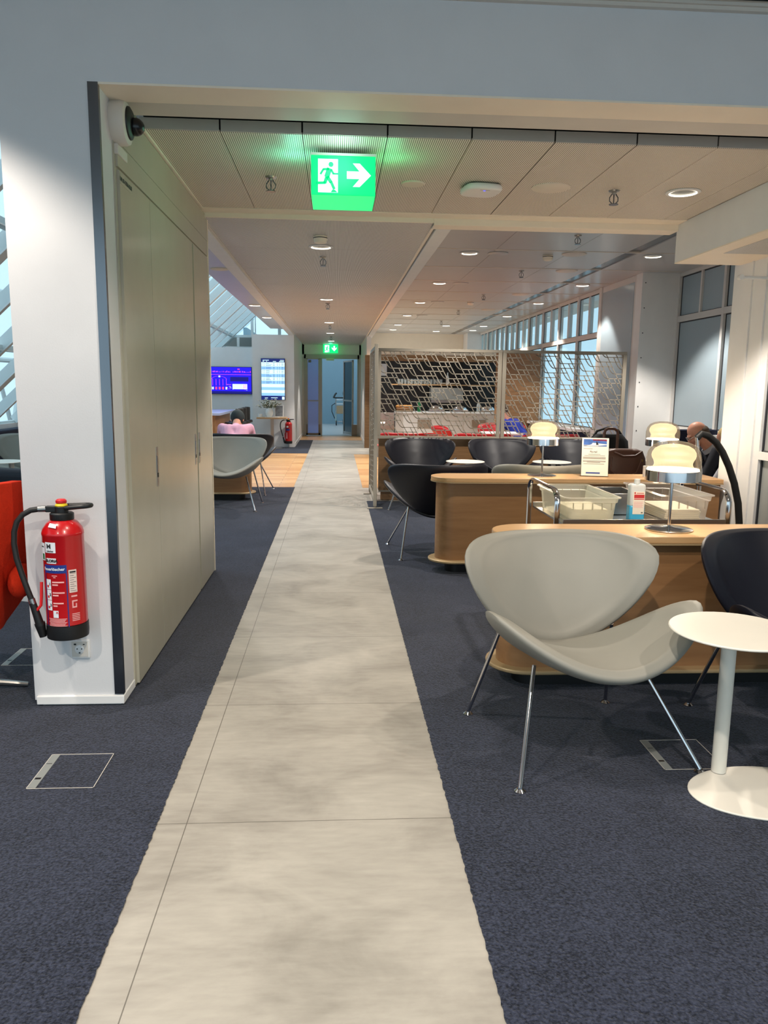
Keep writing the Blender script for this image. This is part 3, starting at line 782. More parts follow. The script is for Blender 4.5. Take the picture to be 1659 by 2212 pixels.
b = MB(); b.box(-1.45, -1.38, 19.8, 19.9, 2.6, 3.4); b.box(-6, -.96, 19.82, 19.9, 2.58, 2.64); b.box(-2.12, -2.06, 19.8, 19.9, 2.6, 3.3); b.box(-2.02, -2.0, 19.8, 19.9, 2.6, 3.4)
go = struct(b.build('window_6', M['facade']))
MB().quad((-6, 19.88, 2.6), (-.96, 19.88, 2.6), (-.96, 19.88, 4), (-6, 19.88, 4)).build('pane', M['pane'], go)
struct(MB().box(-4.55, -4.35, -1, 18.5, 0, .86).build('wall_sill', M['white']))
# steel truss outside the glazing
b = MB()
for k in range(12):
    y0 = 5 + k * 1.5; b.tube([(-7.5, y0, .3), (-7.5, y0 + .75, 1.9), (-7.5, y0 + 1.5, .3)], .05, 8)
for z in (.3, 1.9, 3.4): b.tube([(-7.5, 3, z), (-7.5, 23, z)], .06, 8)
for k in range(7): b.tube([(-7.5, 4 + k * 3, -.1), (-7.5, 4 + k * 3, 3.6)], .07, 8)
tag(b.build('steel_truss', M['facade']), 'white steel truss outside the left windows', 'truss')

tv = thing('wall_television', 'wide television with a blue and pink picture on the far left wall', 'television', (-2.445, 18.5, 1.51))
b = MB(); b.box(-.475, .475, -.06, -.005, -.315, .315); b.build('housing', M['black'], tv)
b = MB(); b.box(-.465, .465, -.064, -.0605, -.305, .305, 0)
def tb(x0, x1, z0, z1, mi): b.box(x0, x1, -.0665, -.0642, z0, z1, mi)
tb(-.465, .465, .13, .138, 1); tb(-.465, .465, -.305, -.25, 4); tb(.03, .37, -.2, -.08, 3); tb(.27, .36, -.19, -.09, 2); tb(-.1, .0, -.1, -.09, 1); tb(.15, .2, .25, .27, 2); tb(-.02, .4, -.02, .08, 4)
for k in range(5):
    x = -.43 + k * .078; tb(x, x + .008, -.12, .03, 1); tb(x - .015, x + .025, -.21, -.15, 2 if k in (1, 2, 3) else 3)
for k in range(26):
    x = -.46 + k * .036
    if 12 < k < 14: continue
    h_ = random.uniform(.01, .04); tb(x, x + random.uniform(.008, .024), .185, .185 + h_, random.choice((1, 2, 1)))
for k in range(16):
    x = random.uniform(-.1, .44); z = random.uniform(-.24, -.1); tb(x, x + .02, z, z + .008, random.choice((1, 3)))
for k in range(18):
    a = pi * k / 17; tb(-.28 + .17 * cos(a) - .006, -.28 + .17 * cos(a) + .006, .02 + .07 * sin(a), .028 + .07 * sin(a), 1)
tb(-.29, -.25, .07, .11, 3)
b.build('picture', [M['tv'], M['tvp'], M['tvr'], M['tvw'], M['tvd']], tv)

bd = thing('flight_board', 'portrait flight information screen above the flower table', 'display', (-1.43, 17.95, 1.545))
MB().box(-.27, .27, -.05, -.004, -.465, .465).build('housing', M['black'], bd)
b = MB(); b.box(-.265, .265, -.054, -.0505, -.46, .46, 2)
zt = .38; rows = ((0.13, 0), (.10, 1), (.13, 0), (.10, 1), (.11, 0), (.10, 1), (.10, 0), (.09, 1), (.09, 0), (.085, 1))
hh = .75 / sum(r[0] for r in rows)
z = zt
for n_, (h_, mi) in enumerate(rows):
    h_ *= hh; b.box(-.262, .262, -.0565, -.0542, z - h_, z, mi)
    if n_ < 6:
        for r in range(3):
            zz = z - h_ * (.22 + .28 * r)
            for (x0, x1) in ((-.235, -.215), (-.2, -.18), (-.16, -.16 + random.uniform(.07, .14)), (0, .04), (.09, .11), (.14, .16), (.19, .24)):
                b.box(x0, x1, -.0585, -.0567, zz - .004, zz + .004, 3)
    z -= h_
for x0, x1, zz in ((-.23, -.09, .425), (.16, .25, .425), (-.23, -.2, .4), (-.15, -.13, .4), (0, .07, .4), (.14, .25, .4), (-.19, -.12, -.42), (-.05, .1, -.415)): b.box(x0, x1, -.0585, -.0542, zz - .006, zz + .006, 0)
b.box(.2, .255, -.0585, -.0542, -.455, -.39, 0)
b.build('display_panel', [M['bl'], M['bm'], M['bd'], M['bt']], bd)

# flower table
ft = thing('pedestal_table', 'small pedestal table with flowers under the flight screen', 'table', (-1.43, 17.55, CZ))
MB().box(-.33, .33, -.22, .22, .665, .70).build('table_top', M['oak'], ft, bevel=.004)
MB().box(-.035, .035, -.035, .035, .012, .665).build('post', M['steel'], ft)
MB().lathe([(0, 0), (.24, 0), (.24, .008), (.05, .014), (0, .014)], 32).build('base', M['steel'], ft)
v = thing('flower_vase', 'white egg-shaped vase with a spray of small white flowers', 'vase', (-1.49, 17.53, .70 + CZ))
MB().lathe([(0, 0), (.045, 0), (.075, .05), (.088, .10), (.08, .15), (.055, .19), (.038, .205), (.034, .205), (.05, .18), (0, .17)], 28).build('vase_body', M['vase'], v)
st = MB(); fl = MB()
for k in range(46):
    a = random.uniform(0, 2 * pi); rr = random.uniform(.06, .3); hh_ = .24 + random.uniform(.0, .17) * (1 - rr * .8)
    e = Vector((rr * cos(a), rr * sin(a) * .7, hh_ + .02)); m_ = Vector((rr * .35 * cos(a), rr * .25 * sin(a), .22))
    st.tube([(0, 0, .17), m_, e], [.0025, .002, .0015], 5)
    for q in range(3): 
        p = m_.lerp(e, .5 + .25 * q) + Vector((random.uniform(-.02, .02),) * 3); s_ = random.uniform(.009, .018)
        fl.ball(p, (s_, s_, s_ * .8), 0, 7, 5)
        if q < 2: st.ball(p + Vector((.015, 0, -.02)), (.014, .008, .01), 0, 6, 4)
st.build('stems', M['leaf'], v); fl.build('blossoms', M['petal'], v)
cdl = MB().lathe([(0, 0), (.05, 0), (.052, .075), (.047, .075), (.045, .06), (0, .06)], 24).build('candle_glass', M['vase']); cdl.location = (-1.69, 17.5, .70 + CZ); tag(cdl, 'small white candle pot at the left end of the flower table', 'candle')
pf = thing('picture_frame', 'white framed picture leaning on the flower table', 'frame', (-1.28, 17.6, .70 + CZ))
b = MB(); b.box(-.1, .1, -.01, .01, 0, .27); o = b.build('frame', M['white'], pf, bevel=.003); o.rotation_euler = (R(-8), 0, 0)
o2 = MB().box(-.082, .082, -.0125, -.0105, .018, .252).build('print', mat('print_gray_photo', (120, 124, 130), .6, var=.4, vscale=14), o)
nap = MB(); nap.box(-.16, .16, -.15, .08, 0, .004); o = nap.build('table_runner', M['paper']); o.location = (-1.42, 17.48, .70 + CZ); tag(o, 'white paper lying on the flower table', 'paper')
# long communal table with high stools far left
ct = thing('communal_table', 'long table with a blue-white top at the far left behind the person in pink', 'table', (-2.52, 14.6, .003))
MB().box(-1.0, .45, -.6, 1.6, .86, .9).build('table_top', mat('table_blue', (170, 182, 214), .3), ct)
MB().box(-.9, .35, -.5, 1.5, 0, .86).build('body', M['oakbody'], ct)
for k in range(3):
    tq = thing('bar_stool', 'dark %s stool back at the right side of the long far table' % ('nearest', 'middle', 'farthest')[k], 'stool', (-1.84, 14.35 + k * .55, .003), 0, 'dark stools at the long table')
    b = MB()
    for i in range(9):
        a0 = -.9 + .2 * i
    pts = []
    for i in range(13):
        a = R(-65 + 130 * i / 12); pts.append((.2 * cos(a) - .05, .2 * sin(a)))
    inn = [(x * .88 - .005, y * .88) for x, y in pts[::-1]]
    b.prism(pts + inn, .66, .98); b.build('backrest', M['black'], tq, bevel=.01)
    MB().lathe([(0, .68), (.19, .68), (.2, .70), (.19, .73), (0, .74)], 24).build('seat', M['black'], tq)
    for sx in (-1, 1):
        for sy in (-1, 1): MB().tube([(sx * .1, sy * .1, .69), (sx * .17, sy * .17, 0)], .011, 8).build('leg', M['steel'], tq)

# navy booth at the left windows
bo = thing('booth_bench', 'navy upholstered bench under the left windows', 'bench', (-4.18, 11.0, CZ))
MB().box(-.15, .0, -4.5, 4.5, 0, .80).build('backrest', M['navypanel'], bo, bevel=.02)
MB().box(0, .14, -4.5, 4.5, 0, .42).build('seat', M['navypanel'], bo, bevel=.03)

# ------------------------------------------------------------------ fire extinguishers
def make_ext(name, label, loc, detailed=True):
    t = thing(name, label, 'fire extinguisher', loc, 0, 'red fire extinguishers')
    r = .081
    cyl = MB().lathe([(0, .06), (r - .006, .06), (r, .066), (r, .435), (r + .001, .437), (r + .001, .447), (r, .449), (r - .004, .462), (r - .02, .485), (.045, .497), (.034, .50), (0, .50)], 48).build('cylinder', M['ext'], t)
    MB().lathe([(0, 0), (.06, 0), (r + .001, .004), (r + .003, .03), (r + .002, .062), (r - .01, .066), (0, .066)], 48).build('foot_ring', M['black'], t)
    MB().lathe([(0, .497), (.046, .497), (.047, .500), (.047, .522), (.04, .527), (0, .527)], 32).build('neck_collar', M['black'], t)
    b = MB(); b.lathe([(0, .52), (.026, .52), (.026, .552), (0, .552)], 24); b.box(-.062, .0, -.013, .013, .527, .552)
    b.build('valve', M['black'], t, bevel=.003)
    b = MB(); hp = [(.02, -.012, .545)] + [(.02 + .065 + .028 * cos(a) * 1.2, .0 + .022 * sin(a) * 1.1, .553 + .002 * cos(a)) for a in [-pi / 2 + pi * k / 10 for k in range(11)]] + [(.02, .014, .552)]
    b.tube(hp, .0095, 10); b.build('handle', M['black'], t)
    MB().lathe([(.014, .552), (.024, .552), (.025, .556), (.02, .562), (.018, .565), (.0, .565)], 24).build('seal', M['yellow'], t)
    MB().lathe([(0, .565), (.021, .565), (.022, .570), (.021, .576), (.015, .581), (0, .582)], 24).build('button', M['redbtn'], t)
    # hose
    hs = [(-.06, 0, .54), (-.085, -.004, .540), (-.12, -.01, .535), (-.15, -.016, .518), (-.172, -.022, .49), (-.184, -.026, .45), (-.186, -.03, .40), (-.178, -.034, .34), (-.158, -.038, .27), (-.138, -.04, .205), (-.125, -.04, .165)]
    hose = MB().tube(hs, .0115, 12).build('hose', M['rubber'], t)
    MB().tube([(-.062, 0, .54), (-.092, -.005, .5395)], .0135, 14).build('hose_clamp', M['steel'], hose)
    MB().tube([(-.127, -.04, .172), (-.121, -.04, .150)], .0138, 14).build('hose_clamp', M['steel'], hose)
    b = MB(); b.tube([(-.123, -.04, .155), (-.108, -.04, .10), (-.098, -.04, .06)], [.014, .016, .017], 12); b.tube([(-.098, -.04, .062), (-.088, -.04, .01)], [.021, .014], 12); b.tube([(-.1, -.04, .07), (-.097, -.04, .058)], .021, 12)
    b.build('nozzle', M['black'], t)
    MB().tube([(-.086, -.03, .24), (-.086, -.04, .18), (-.088, -.045, .145), (-.105, -.045, .125)], .006, 8).build('trigger', M['redbtn'], t)
    MB().box(-.03, .03, r - .004, r + .012, .12, .46).build('wall_bracket', M['steel'], t)
    if detailed:
        rr = r + .0012; MM = [M['blue'], M['labw'], M['labk'], M['green'], M['pinktxt'], M['redbtn'], mat('label_cream', (226, 206, 196), .6)]
        box_ = {'n': None, 'b': None}
        def sticker(name):
            if box_['n']: box_['b'].build(box_['n'], MM, cyl)
            box_['n'] = name; box_['b'] = MB()
        def W(s, z, o=0): 
            a = s / r; return ((rr + o) * sin(a), -(rr + o) * cos(a), z)
        def patch(s0, s1, z0, z1, mi, o=0, n=10):
            vs = []; fs = []
            for k in range(n + 1):
                s = s0 + (s1 - s0) * k / n; vs += [W(s, z0, o), W(s, z1, o)]
            for k in range(n): fs.append((2 * k, 2 * k + 2, 2 * k + 3, 2 * k + 1))
            box_['b'].add(vs, fs, mi)
        def text(tx, s, z, size, mi, bold=.0004, align='CENTER', o=.0012):
            vs, fs = textmesh(tx, size, bold, align); box_['b'].add([W(s + q.x, z + q.y, o) for q in vs], fs, mi)
        # mats: 0 blue 1 white 2 black 3 green 4 pinkish text 5 red
        sticker('weight_sticker'); patch(-.052, -.004, .372, .415, 1); text('M', -.033, .398, .028, 2, .0002); text('Löscher', -.028, .379, .0095, 2)
        sticker('inspection_sticker'); patch(-.088, -.056, .338, .41, 1); patch(-.084, -.062, .392, .396, 2, .0006); patch(-.074, -.06, .342, .366, 3, .0006, 6)
        sticker('maker_label'); patch(-.048, -.004, .328, .350, 1); text('GLORIA', -.026, .339, .0155, 2, .0009)
        sticker('instruction_label'); patch(-.062, .034, .288, .322, 0); text('Feuerlöscher', -.018, .305, .017, 1, .0004)
        for q in ((-.062, -.058, .06, .288), (.030, .034, .06, .288)): patch(*q, 0)
        patch(-.062, .034, .056, .062, 0)
        for k in range(3):
            z1 = .262 - k * .044; patch(-.056, -.032, z1 - .042, z1, 1); text(str(k + 1), -.037, z1 - .02, .016, 2, .0006); patch(-.052, -.043, z1 - .034, z1 - .024, 5, .0006, 4)
            for q in range(2): patch(-.026, (.022 if q == 0 else -.002) - .006 * (k == 2), z1 - .014 - q * .011, z1 - .008 - q * .011, 4)
        patch(-.028, -.006, .102, .132, 1); text('A', -.011, .124, .012, 5, .0006)
        patch(-.026, -.004, .276, .279, 4); patch(-.02, -.01, .269, .272, 4)
        for k in range(7): patch(-.052 + .002 * (k % 3), .026 - .004 * ((k * 5) % 3), .066 + k * .005, .0685 + k * .005, 4)
        sticker('test_sticker'); patch(.040, .072, .205, .300, 6)
        for k in range(9): patch(.044, .068 - .008 * (k % 2), .212 + k * .009, .2135 + k * .009, 2, .0006, 5)
        patch(.044, .068, .288, .294, 2, .0006, 5)
        sticker('approval_print'); patch(.046, .07, .186, .193, 4); patch(.048, .066, .140, .146, 4, .0, 5); patch(.048, .053, .140, .168, 4, 0, 3); patch(.048, .07, .166, .172, 4, 0, 5); patch(.062, .067, .14, .158, 4, 0, 3)
        for k in range(5): patch(.046, .078, .085 + k * .007, .0885 + k * .007, 4)
        sticker('shoulder_sticker'); box_['b'].add([(-.03, -.056, .4905), (.0, -.066, .4865), (.0, -.078, .472), (-.034, -.066, .476)], [(0, 1, 2, 3)], 1)
        sticker(None)
    else:
        b = MB(); rr = r + .001
        def pt(s0, s1, z0, z1, mi, o):
            vs = []; fs = []
            for k in range(7):
                a = (s0 + (s1 - s0) * k / 6) / r; vs += [((rr + o) * sin(a), -(rr + o) * cos(a), z0), ((rr + o) * sin(a), -(rr + o) * cos(a), z1)]
            for k in range(6): fs.append((2 * k, 2 * k + 2, 2 * k + 3, 2 * k + 1))
            b.add(vs, fs, mi)
        for nm_, q_ in (('instruction_label', (-.06, .03, .30, .345, 1, 0)), ('maker_label', (-.05, 0, .37, .41, 0, 0)), ('print', (-.05, -.025, .12, .26, 2, 0))):
            b = MB(); pt(*q_); b.build(nm_, [M['labw'], M['blue'], M['pinktxt']], cyl)
    return t
make_ext('fire_extinguisher', 'red fire extinguisher with black hose on the white column in the foreground', (-1.12, 3.19, .352))
make_ext('fire_extinguisher', 'distant red fire extinguisher on the wall beside the flower table', (-1.085, 17.855, .09), False)

# wall socket
so = thing('wall_socket', 'square white wall socket under the fire extinguisher', 'socket', (-1.104, 3.285, .264))
MB().box(-.041, .041, -.012, 0, -.041, .041).build('cover_frame', M['white'], so, bevel=.003)
MB().box(-.034, .034, -.0145, -.011, -.034, .034).build('cover_plate', M['lip'], so, bevel=.001)
b = MB(); RX = Matrix.Rotation(pi / 2, 4, 'X')
b.lathe([(0, 0), (.019, 0), (.020, .002), (.017, .0035), (0, .0035)], 32, 0, Matrix.Translation((0, -.0145, 0)) @ RX)
for x in (-.0095, .0095): b.lathe([(0, 0), (.0027, 0), (.0027, .001), (0, .001)], 12, 1, Matrix.Translation((x, -.018, .003)) @ RX)
b.box(-.003, .003, -.0195, -.018, -.017, -.012, 1); b.box(-.024, -.014, -.0155, -.0144, .019, .026, 1); b.box(.014, .022, -.0155, -.0144, .02, .024, 1)
b.build('socket_well', [M['white'], M['labk']], so)

# alarm / camera unit on the reveal
cu = thing('security_camera', 'white round camera with a black lens at the top left of the portal', 'camera', (-.93, 3.50, 2.475), 0)
Mx = Matrix.Rotation(pi / 2, 4, 'Y')
MB().lathe([(0, 0), (.088, 0), (.09, .01), (.09, .045), (.084, .058), (.07, .064), (0, .064)], 40, 0, Mx).build('housing', M['lip'], cu)  # white housing in a greyer tone, its shade put into the colour
MB().lathe([(0, .062), (.066, .062), (.064, .07), (.05, .078), (0, .08)], 32, 0, Mx).build('lens_bezel', M['black'], cu)
MB().ball((.088, .012, -.01), (.036, .036, .036)).build('lens', M['barblack'], cu)
MB().box(0, .022, -.03, .12, -.128, -.086).build('bracket', M['lip'], cu, bevel=.004)

# ------------------------------------------------------------------ orange felt armchair, far left foreground
ac = thing('wing_armchair', 'orange-red felt wing armchair cut by the left edge beside the white column', 'armchair', (-1.775, 3.42, CZ), R(176))
def eggpt(a, v):
    # local: chair faces -y ; a angle round the back (0 = behind), v height 0..1
    wing = abs(a) / R(118)
    top = 1.0 - .03 * wing - .44 * max(0, (wing - .8) / .2) ** 1.3
    z = .30 + (top - .30) * v
    r = .265 + .135 * min(1, v * 1.25) ** .9
    back = .10 * v
    return Vector((r * sin(a) * 1.05, r * cos(a) * .95 + back * max(0, cos(a)), z))
NA, NV = 36, 14; b = MB(); vs = []; fs = []
th = .045
for side in (0, 1):
    for i in range(NA + 1):
        a = R(-118) + R(236) * i / NA
        for j in range(NV + 1):
            p = eggpt(a, j / NV); e = th * (1 if side else 0)
            q = p * 1.0; s_ = (p.xy.length - e) / p.xy.length
            vs.append(Vector((p.x * s_, p.y * s_, p.z - (.0 if j < NV else .0))))
n1_ = (NA + 1) * (NV + 1)
def I(s, i, j): return s * n1_ + i * (NV + 1) + j
for i in range(NA):
    for j in range(NV):
        fs.append((I(0, i, j), I(0, i + 1, j), I(0, i + 1, j + 1), I(0, i, j + 1))); fs.append((I(1, i, j), I(1, i, j + 1), I(1, i + 1, j + 1), I(1, i + 1, j)))
    fs.append((I(0, i, NV), I(0, i + 1, NV), I(1, i + 1, NV), I(1, i, NV))); fs.append((I(0, i, 0), I(1, i, 0), I(1, i + 1, 0), I(0, i + 1, 0)))
for j in range(NV):
    fs.append((I(0, 0, j), I(0, 0, j + 1), I(1, 0, j + 1), I(1, 0, j))); fs.append((I(0, NA, j), I(1, NA, j), I(1, NA, j + 1), I(0, NA, j + 1)))
b.add(vs, fs); b.build('shell', M['felt'], ac, bevel=.018, seg=3, angle=60)
b = MB(); b.lathe([(0, .25), (.14, .26), (.27, .31), (.29, .36), (.0, .36)], 32); b.build('shell_base', M['felt'], ac)
b = MB(); b.lathe([(0, .34), (.26, .34), (.29, .37), (.29, .42), (.26, .45), (0, .455)], 36, 0, Matrix.Translation((0, -.06, 0))); b.build('seat_cushion', M['felt'], ac)
for sx in (-1, 1):
    MB().ball((sx * .388, -.02, .53), (.042, .10, .075)).build('armrest', M['felt'], ac)
MB().tube([(0, 0, .03), (0, 0, .27)], .03, 20).build('column', M['steel'], ac)
for k in range(4):
    a = R(17 + 90 * k); MB().tube([(0, 0, .06), (.15 * cos(a), .15 * sin(a), .05), (.36 * cos(a), .36 * sin(a), .012)], [.024, .02, .012], 10).build('foot', M['steel'], ac)
# dark sofa behind it with patterned cushion
sf = thing('dark_sofa', 'dark low sofa with a patterned cushion behind the orange armchair', 'sofa', (-2.55, 5.6, CZ), R(-20))
MB().box(-.75, .75, -.4, .4, .1, .42).build('seat', M['jacket'], sf, bevel=.04)
MB().box(-.75, .75, .22, .4, .42, .76).build('backrest', M['jacket'], sf, bevel=.05)
MB().box(-.77, .77, -.42, .42, 0, .1).build('plinth', M['white'], sf)
pat = mat('pattern_cushion', (90, 100, 130), .9, var=.9, vscale=45)
MB().box(.35, .72, -.05, .18, .42, .72).build('cushion', pat, sf, bevel=.05, seg=4)

# ------------------------------------------------------------------ floor boxes
def floorbox(label, x0, x1, y0, y1, strip='left'):
    t = thing('floor_box', label, 'floor outlet', (x0, y0, CZ - .002), 0, 'floor outlet boxes')
    w, d_ = x1 - x0, y1 - y0
    b = MB(); b.box(0, w, 0, d_, 0, .003, 0); e = .0022
    for q in ((0, w, 0, e), (0, w, d_ - e, d_), (0, e, 0, d_), (w - e, w, 0, d_)): b.box(*q, 0, .0042, 1)
    b.build('lid', [M['carpet'], M['lip']], t)
    b = MB(); b.box(.002, .032, .004, d_ - .004, .002, .0046, 0); b.box(.006, .026, d_ * .25, d_ * .25 + .012, .004, .0052, 1); b.box(.006, .026, d_ * .7, d_ * .7 + .003, .004, .0052, 1)
    b.build('cable_flap', [mat('flap_gray', (132, 136, 134), .5), M['black']], t)
floorbox('floor outlet with a grey flap in the carpet at the lower left', -1.073, -.842, 2.56, 2.815)
floorbox('floor outlet with a grey flap under the large grey chair', 1.225, 1.46, 2.61, 2.853)
floorbox('floor outlet with a grey flap left of the white column', -1.665, -1.43, 3.78, 4.03)

# ------------------------------------------------------------------ card holder on the second desk
ch = thing('card_holder', 'clear stand with a printed card on the second oak desk', 'sign', (1.985, 5.79, .74), R(-14))
Mt = Matrix.Rotation(R(-13), 4, 'X')
b = MB(); b.box(-.105, .105, -.0035, .0035, .002, .305, 0, Mt); b.box(-.105, .105, 0, .08, 0, .003); b.build('holder', M['glass'], ch)
b = MB(); b.box(-.1, .1, -.0048, -.0038, .006, .3, 0, Mt)
def cp(x0, x1, z0, z1, mi): b.box(x0, x1, -.0056, -.0049, z0, z1, mi, Mt)
cp(-.088, .085, .235, .29, 1); cp(-.02, .085, .277, .29, 2); cp(-.088, .02, .236, .245, 3)
b.add([(-.07, -.0062, .236), (.03, -.0062, .240), (.085, -.0062, .246), (.085, -.0062, .252), (.02, -.0062, .258), (-.02, -.0062, .262), (-.03, -.0062, .25)], [tuple(range(7))], 3, Mt)
b.add([(.005, -.0066, .246), (.025, -.0066, .246), (.012, -.0066, .272), (.006, -.0066, .272)], [(0, 1, 2, 3)], 5, Mt)
vs, fs = textmesh('Fly-', .022, .0); 
vs, fs = textmesh('Fly-rail', .02, .0002); b.add([Mt @ Vector((-.012 + q.x, -.0058, .192 + q.y)) for q in vs], fs, 5)
for (x0, x1, z) in ((-.088, -.02, .216), (-.05, .04, .172), (-.08, .075, .162), (-.09, .08, .15), (-.09, .08, .144), (-.09, .08, .138), (-.09, .08, .122), (-.09, .08, .116), (-.06, .04, .11), (-.085, .07, .098)): cp(x0, x1, z - .0016, z + .0016, 4)
cp(-.065, .04, .022, .034, 6)
b.build('card', [M['paper'], M['sky'], M['redp'], M['white'], M['textg'], M['labk'], mat('print_blue', (70, 90, 150), .6)], ch)
o = MB().box(-.028, .012, -.02, .02, 0, .085).build('card_stand', M['white']); 
o.location = (2.405, 5.80, .74); tag(o, 'small white card stand left of the right-hand lamp', 'card')

# ------------------------------------------------------------------ service trolley between the desks
tr = thing('service_trolley', 'chrome service trolley with plastic bins between the two oak desks', 'trolley', (1.2, 4.05, CZ))
for z in (.665, .25):
    sh = MB(); sh.box(.03, .94, 0, .65, z, z + .012); sh.box(.03, .94, 0, .012, z, z + .035); sh.box(.03, .94, .638, .65, z, z + .035); sh.build('shelf', M['steel'], tr, bevel=.002)
for x in (.0, .96):
    pts = [(x, .02, .06), (x, .02, .78)] + [(x, .02 + .09 * (1 - cos(a)), .78 + .075 * sin(a)) for a in [pi / 2 * k / 6 for k in range(1, 7)]]
    pts += [(x, .63 - .09 * (1 - cos(a)), .78 + .075 * sin(a)) for a in [pi / 2 * (6 - k) / 6 for k in range(0, 6)]] + [(x, .63, .78), (x, .63, .06)]
    MB().tube(pts, .016, 8, flat=.55).build('handle_frame', M['chrome'], tr)
    for y in (.02, .63):
        MB().lathe([(0, -.015), (.05, -.015), (.05, .015), (0, .015)], 20, 0, Matrix.Translation((x, y, .05)) @ Matrix.Rotation(pi / 2, 4, 'Y')).build('caster', M['black'], tr)
def tub(label, x, y, w, d_, h_, m, fill=None):
    t = thing('plastic_bin', label, 'bin', (x, y, .677 + CZ + .001), 0)
    def ring(W_, D_, z, n=6, r=.04):
        p = []
        for cx_, cy_, a0 in ((W_ / 2 - r, D_ / 2 - r, 0), (-W_ / 2 + r, D_ / 2 - r, pi / 2), (-W_ / 2 + r, -D_ / 2 + r, pi), (W_ / 2 - r, -D_ / 2 + r, 3 * pi / 2)):
            for k in range(n + 1):
                a = a0 + pi / 2 * k / n; p.append((cx_ + r * cos(a), cy_ + r * sin(a), z))
        return p
    b = MB(); rs = [ring(w - .05, d_ - .05, 0), ring(w - .03, d_ - .03, h_ * .75), ring(w - .015, d_ - .015, h_ * .78), ring(w - .008, d_ - .008, h_ - .006), ring(w + .012, d_ + .012, h_ - .006), ring(w + .014, d_ + .014, h_), ring(w - .01, d_ - .01, h_)]
    n = len(rs[0]); vs = [p for r_ in rs for p in r_]; fs = [tuple(range(n - 1, -1, -1))]
    for i in range(len(rs) - 1):
        for k in range(n): fs.append((i * n + k, i * n + (k + 1) % n, (i + 1) * n + (k + 1) % n, (i + 1) * n + k))
    b.add(vs, fs)
    for k in range(5):
        xx = -w / 2 + .05 + (w - .1) * k / 4; b.box(xx - .0015, xx + .0015, -d_ / 2 + .004, -d_ / 2 + .018, h_ * .5, h_ * .78); b.box(xx - .0015, xx + .0015, d_ / 2 - .018, d_ / 2 - .008, h_ * .3, h_ * .78)
    b.build('tub', m, t)
    return t
tub('frosted plastic bin on the left of the service trolley', 1.405, 4.385, .315, .60, .135, M['bin'])
tub('clear plastic bin on the right of the service trolley', 1.94, 4.385, .30, .60, .15, M['binclear'])
def pile(label, x, y, w, d_, h_):
    b = MB(); n = 6
    for k in range(n):
        a = random.uniform(-.04, .04); Mz = Matrix.Rotation(a, 4, 'Z'); b.box(-w / 2, w / 2, -d_ / 2, d_ / 2, h_ * k / n + .0002, h_ * (k + 1) / n - .0004, 0, Mz)
    o = b.build('paper_towels', M['towel'], bevel=.002); o.location = (x, y, .688); tag(o, label, 'towels'); return o
pile('cream paper towels in the frosted left bin', 1.40, 4.28, .2, .3, .06)
pile('white paper towels in the clear right bin', 1.93, 4.30, .2, .34, .06)
st_ = MB()
b = MB(); w, d_ = .17, .3
b.box(-w / 2, w / 2, -d_ / 2, d_ / 2, 0, .004); b.box(-w / 2, -w / 2 + .003, -d_ / 2, d_ / 2, 0, .125); b.box(w / 2 - .003, w / 2, -d_ / 2, d_ / 2, 0, .125); b.box(-w / 2, w / 2, -d_ / 2, -d_ / 2 + .003, 0, .125); b.box(-w / 2, w / 2, d_ / 2 - .003, d_ / 2, 0, .125)
for q in ((-w / 2 - .012, w / 2 + .012, -d_ / 2 - .012, -d_ / 2), (-w / 2 - .012, w / 2 + .012, d_ / 2, d_ / 2 + .012), (-w / 2 - .012, -w / 2, -d_ / 2, d_ / 2), (w / 2, w / 2 + .012, -d_ / 2, d_ / 2)): b.box(*q, .121, .125)
o = b.build('steel_pan', M['steel'], bevel=.002); o.location = (1.683, 4.49, .683); tag(o, 'deep stainless steel pan in the middle of the service trolley', 'pan')
bt = thing('cleaner_bottle', 'square bottle of blue cleaner with a red label on the service trolley', 'bottle', (1.655, 4.12, .683), R(-4))
MB().box(-.042, .042, -.032, .032, .086, .21).build('bottle_upper', M['bottle'], bt, bevel=.012, seg=3)
MB().box(-.042, .042, -.032, .032, 0, .095).build('bottle_liquid', M['liquid'], bt, bevel=.01, seg=3)
MB().lathe([(0, .20), (.016, .20), (.016, .235), (0, .238)], 20).build('cap', M['bottle'], bt)
b = MB(); b.box(-.026, .036, -.0345, -.0325, .045, .17, 0); b.box(-.022, -.014, -.0352, -.0345, .158, .167, 1); b.box(-.010, .03, -.0352, -.0345, .160, .1635, 1); b.box(-.022, .034, -.0352, -.0345, .134, .154, 1); b.box(-.022, .034, -.0352, -.0345, .126, .131, 1)
for k in range(7): b.box(-.022, .03 - .006 * (k % 2), -.0352, -.0345, .082 + k * .005, .0838 + k * .005, 2)
b.box(.02, .03, -.0352, -.0345, .05, .058, 3)
b.build('label', [M['paper'], M['redp'], M['pinktxt'], M['textg']], bt)
o = MB(); o.tube([(0, 0, 0), (.05, -.08, -.018)], .011, 12); o.tube([(-.006, .008, .002), (.001, -.001, 0)], .014, 12, 0); o = o.build('trolley_handle_grip', M['lip']); o.location = (1.70, 4.71, .835)
bpy.data.objects.remove(o)

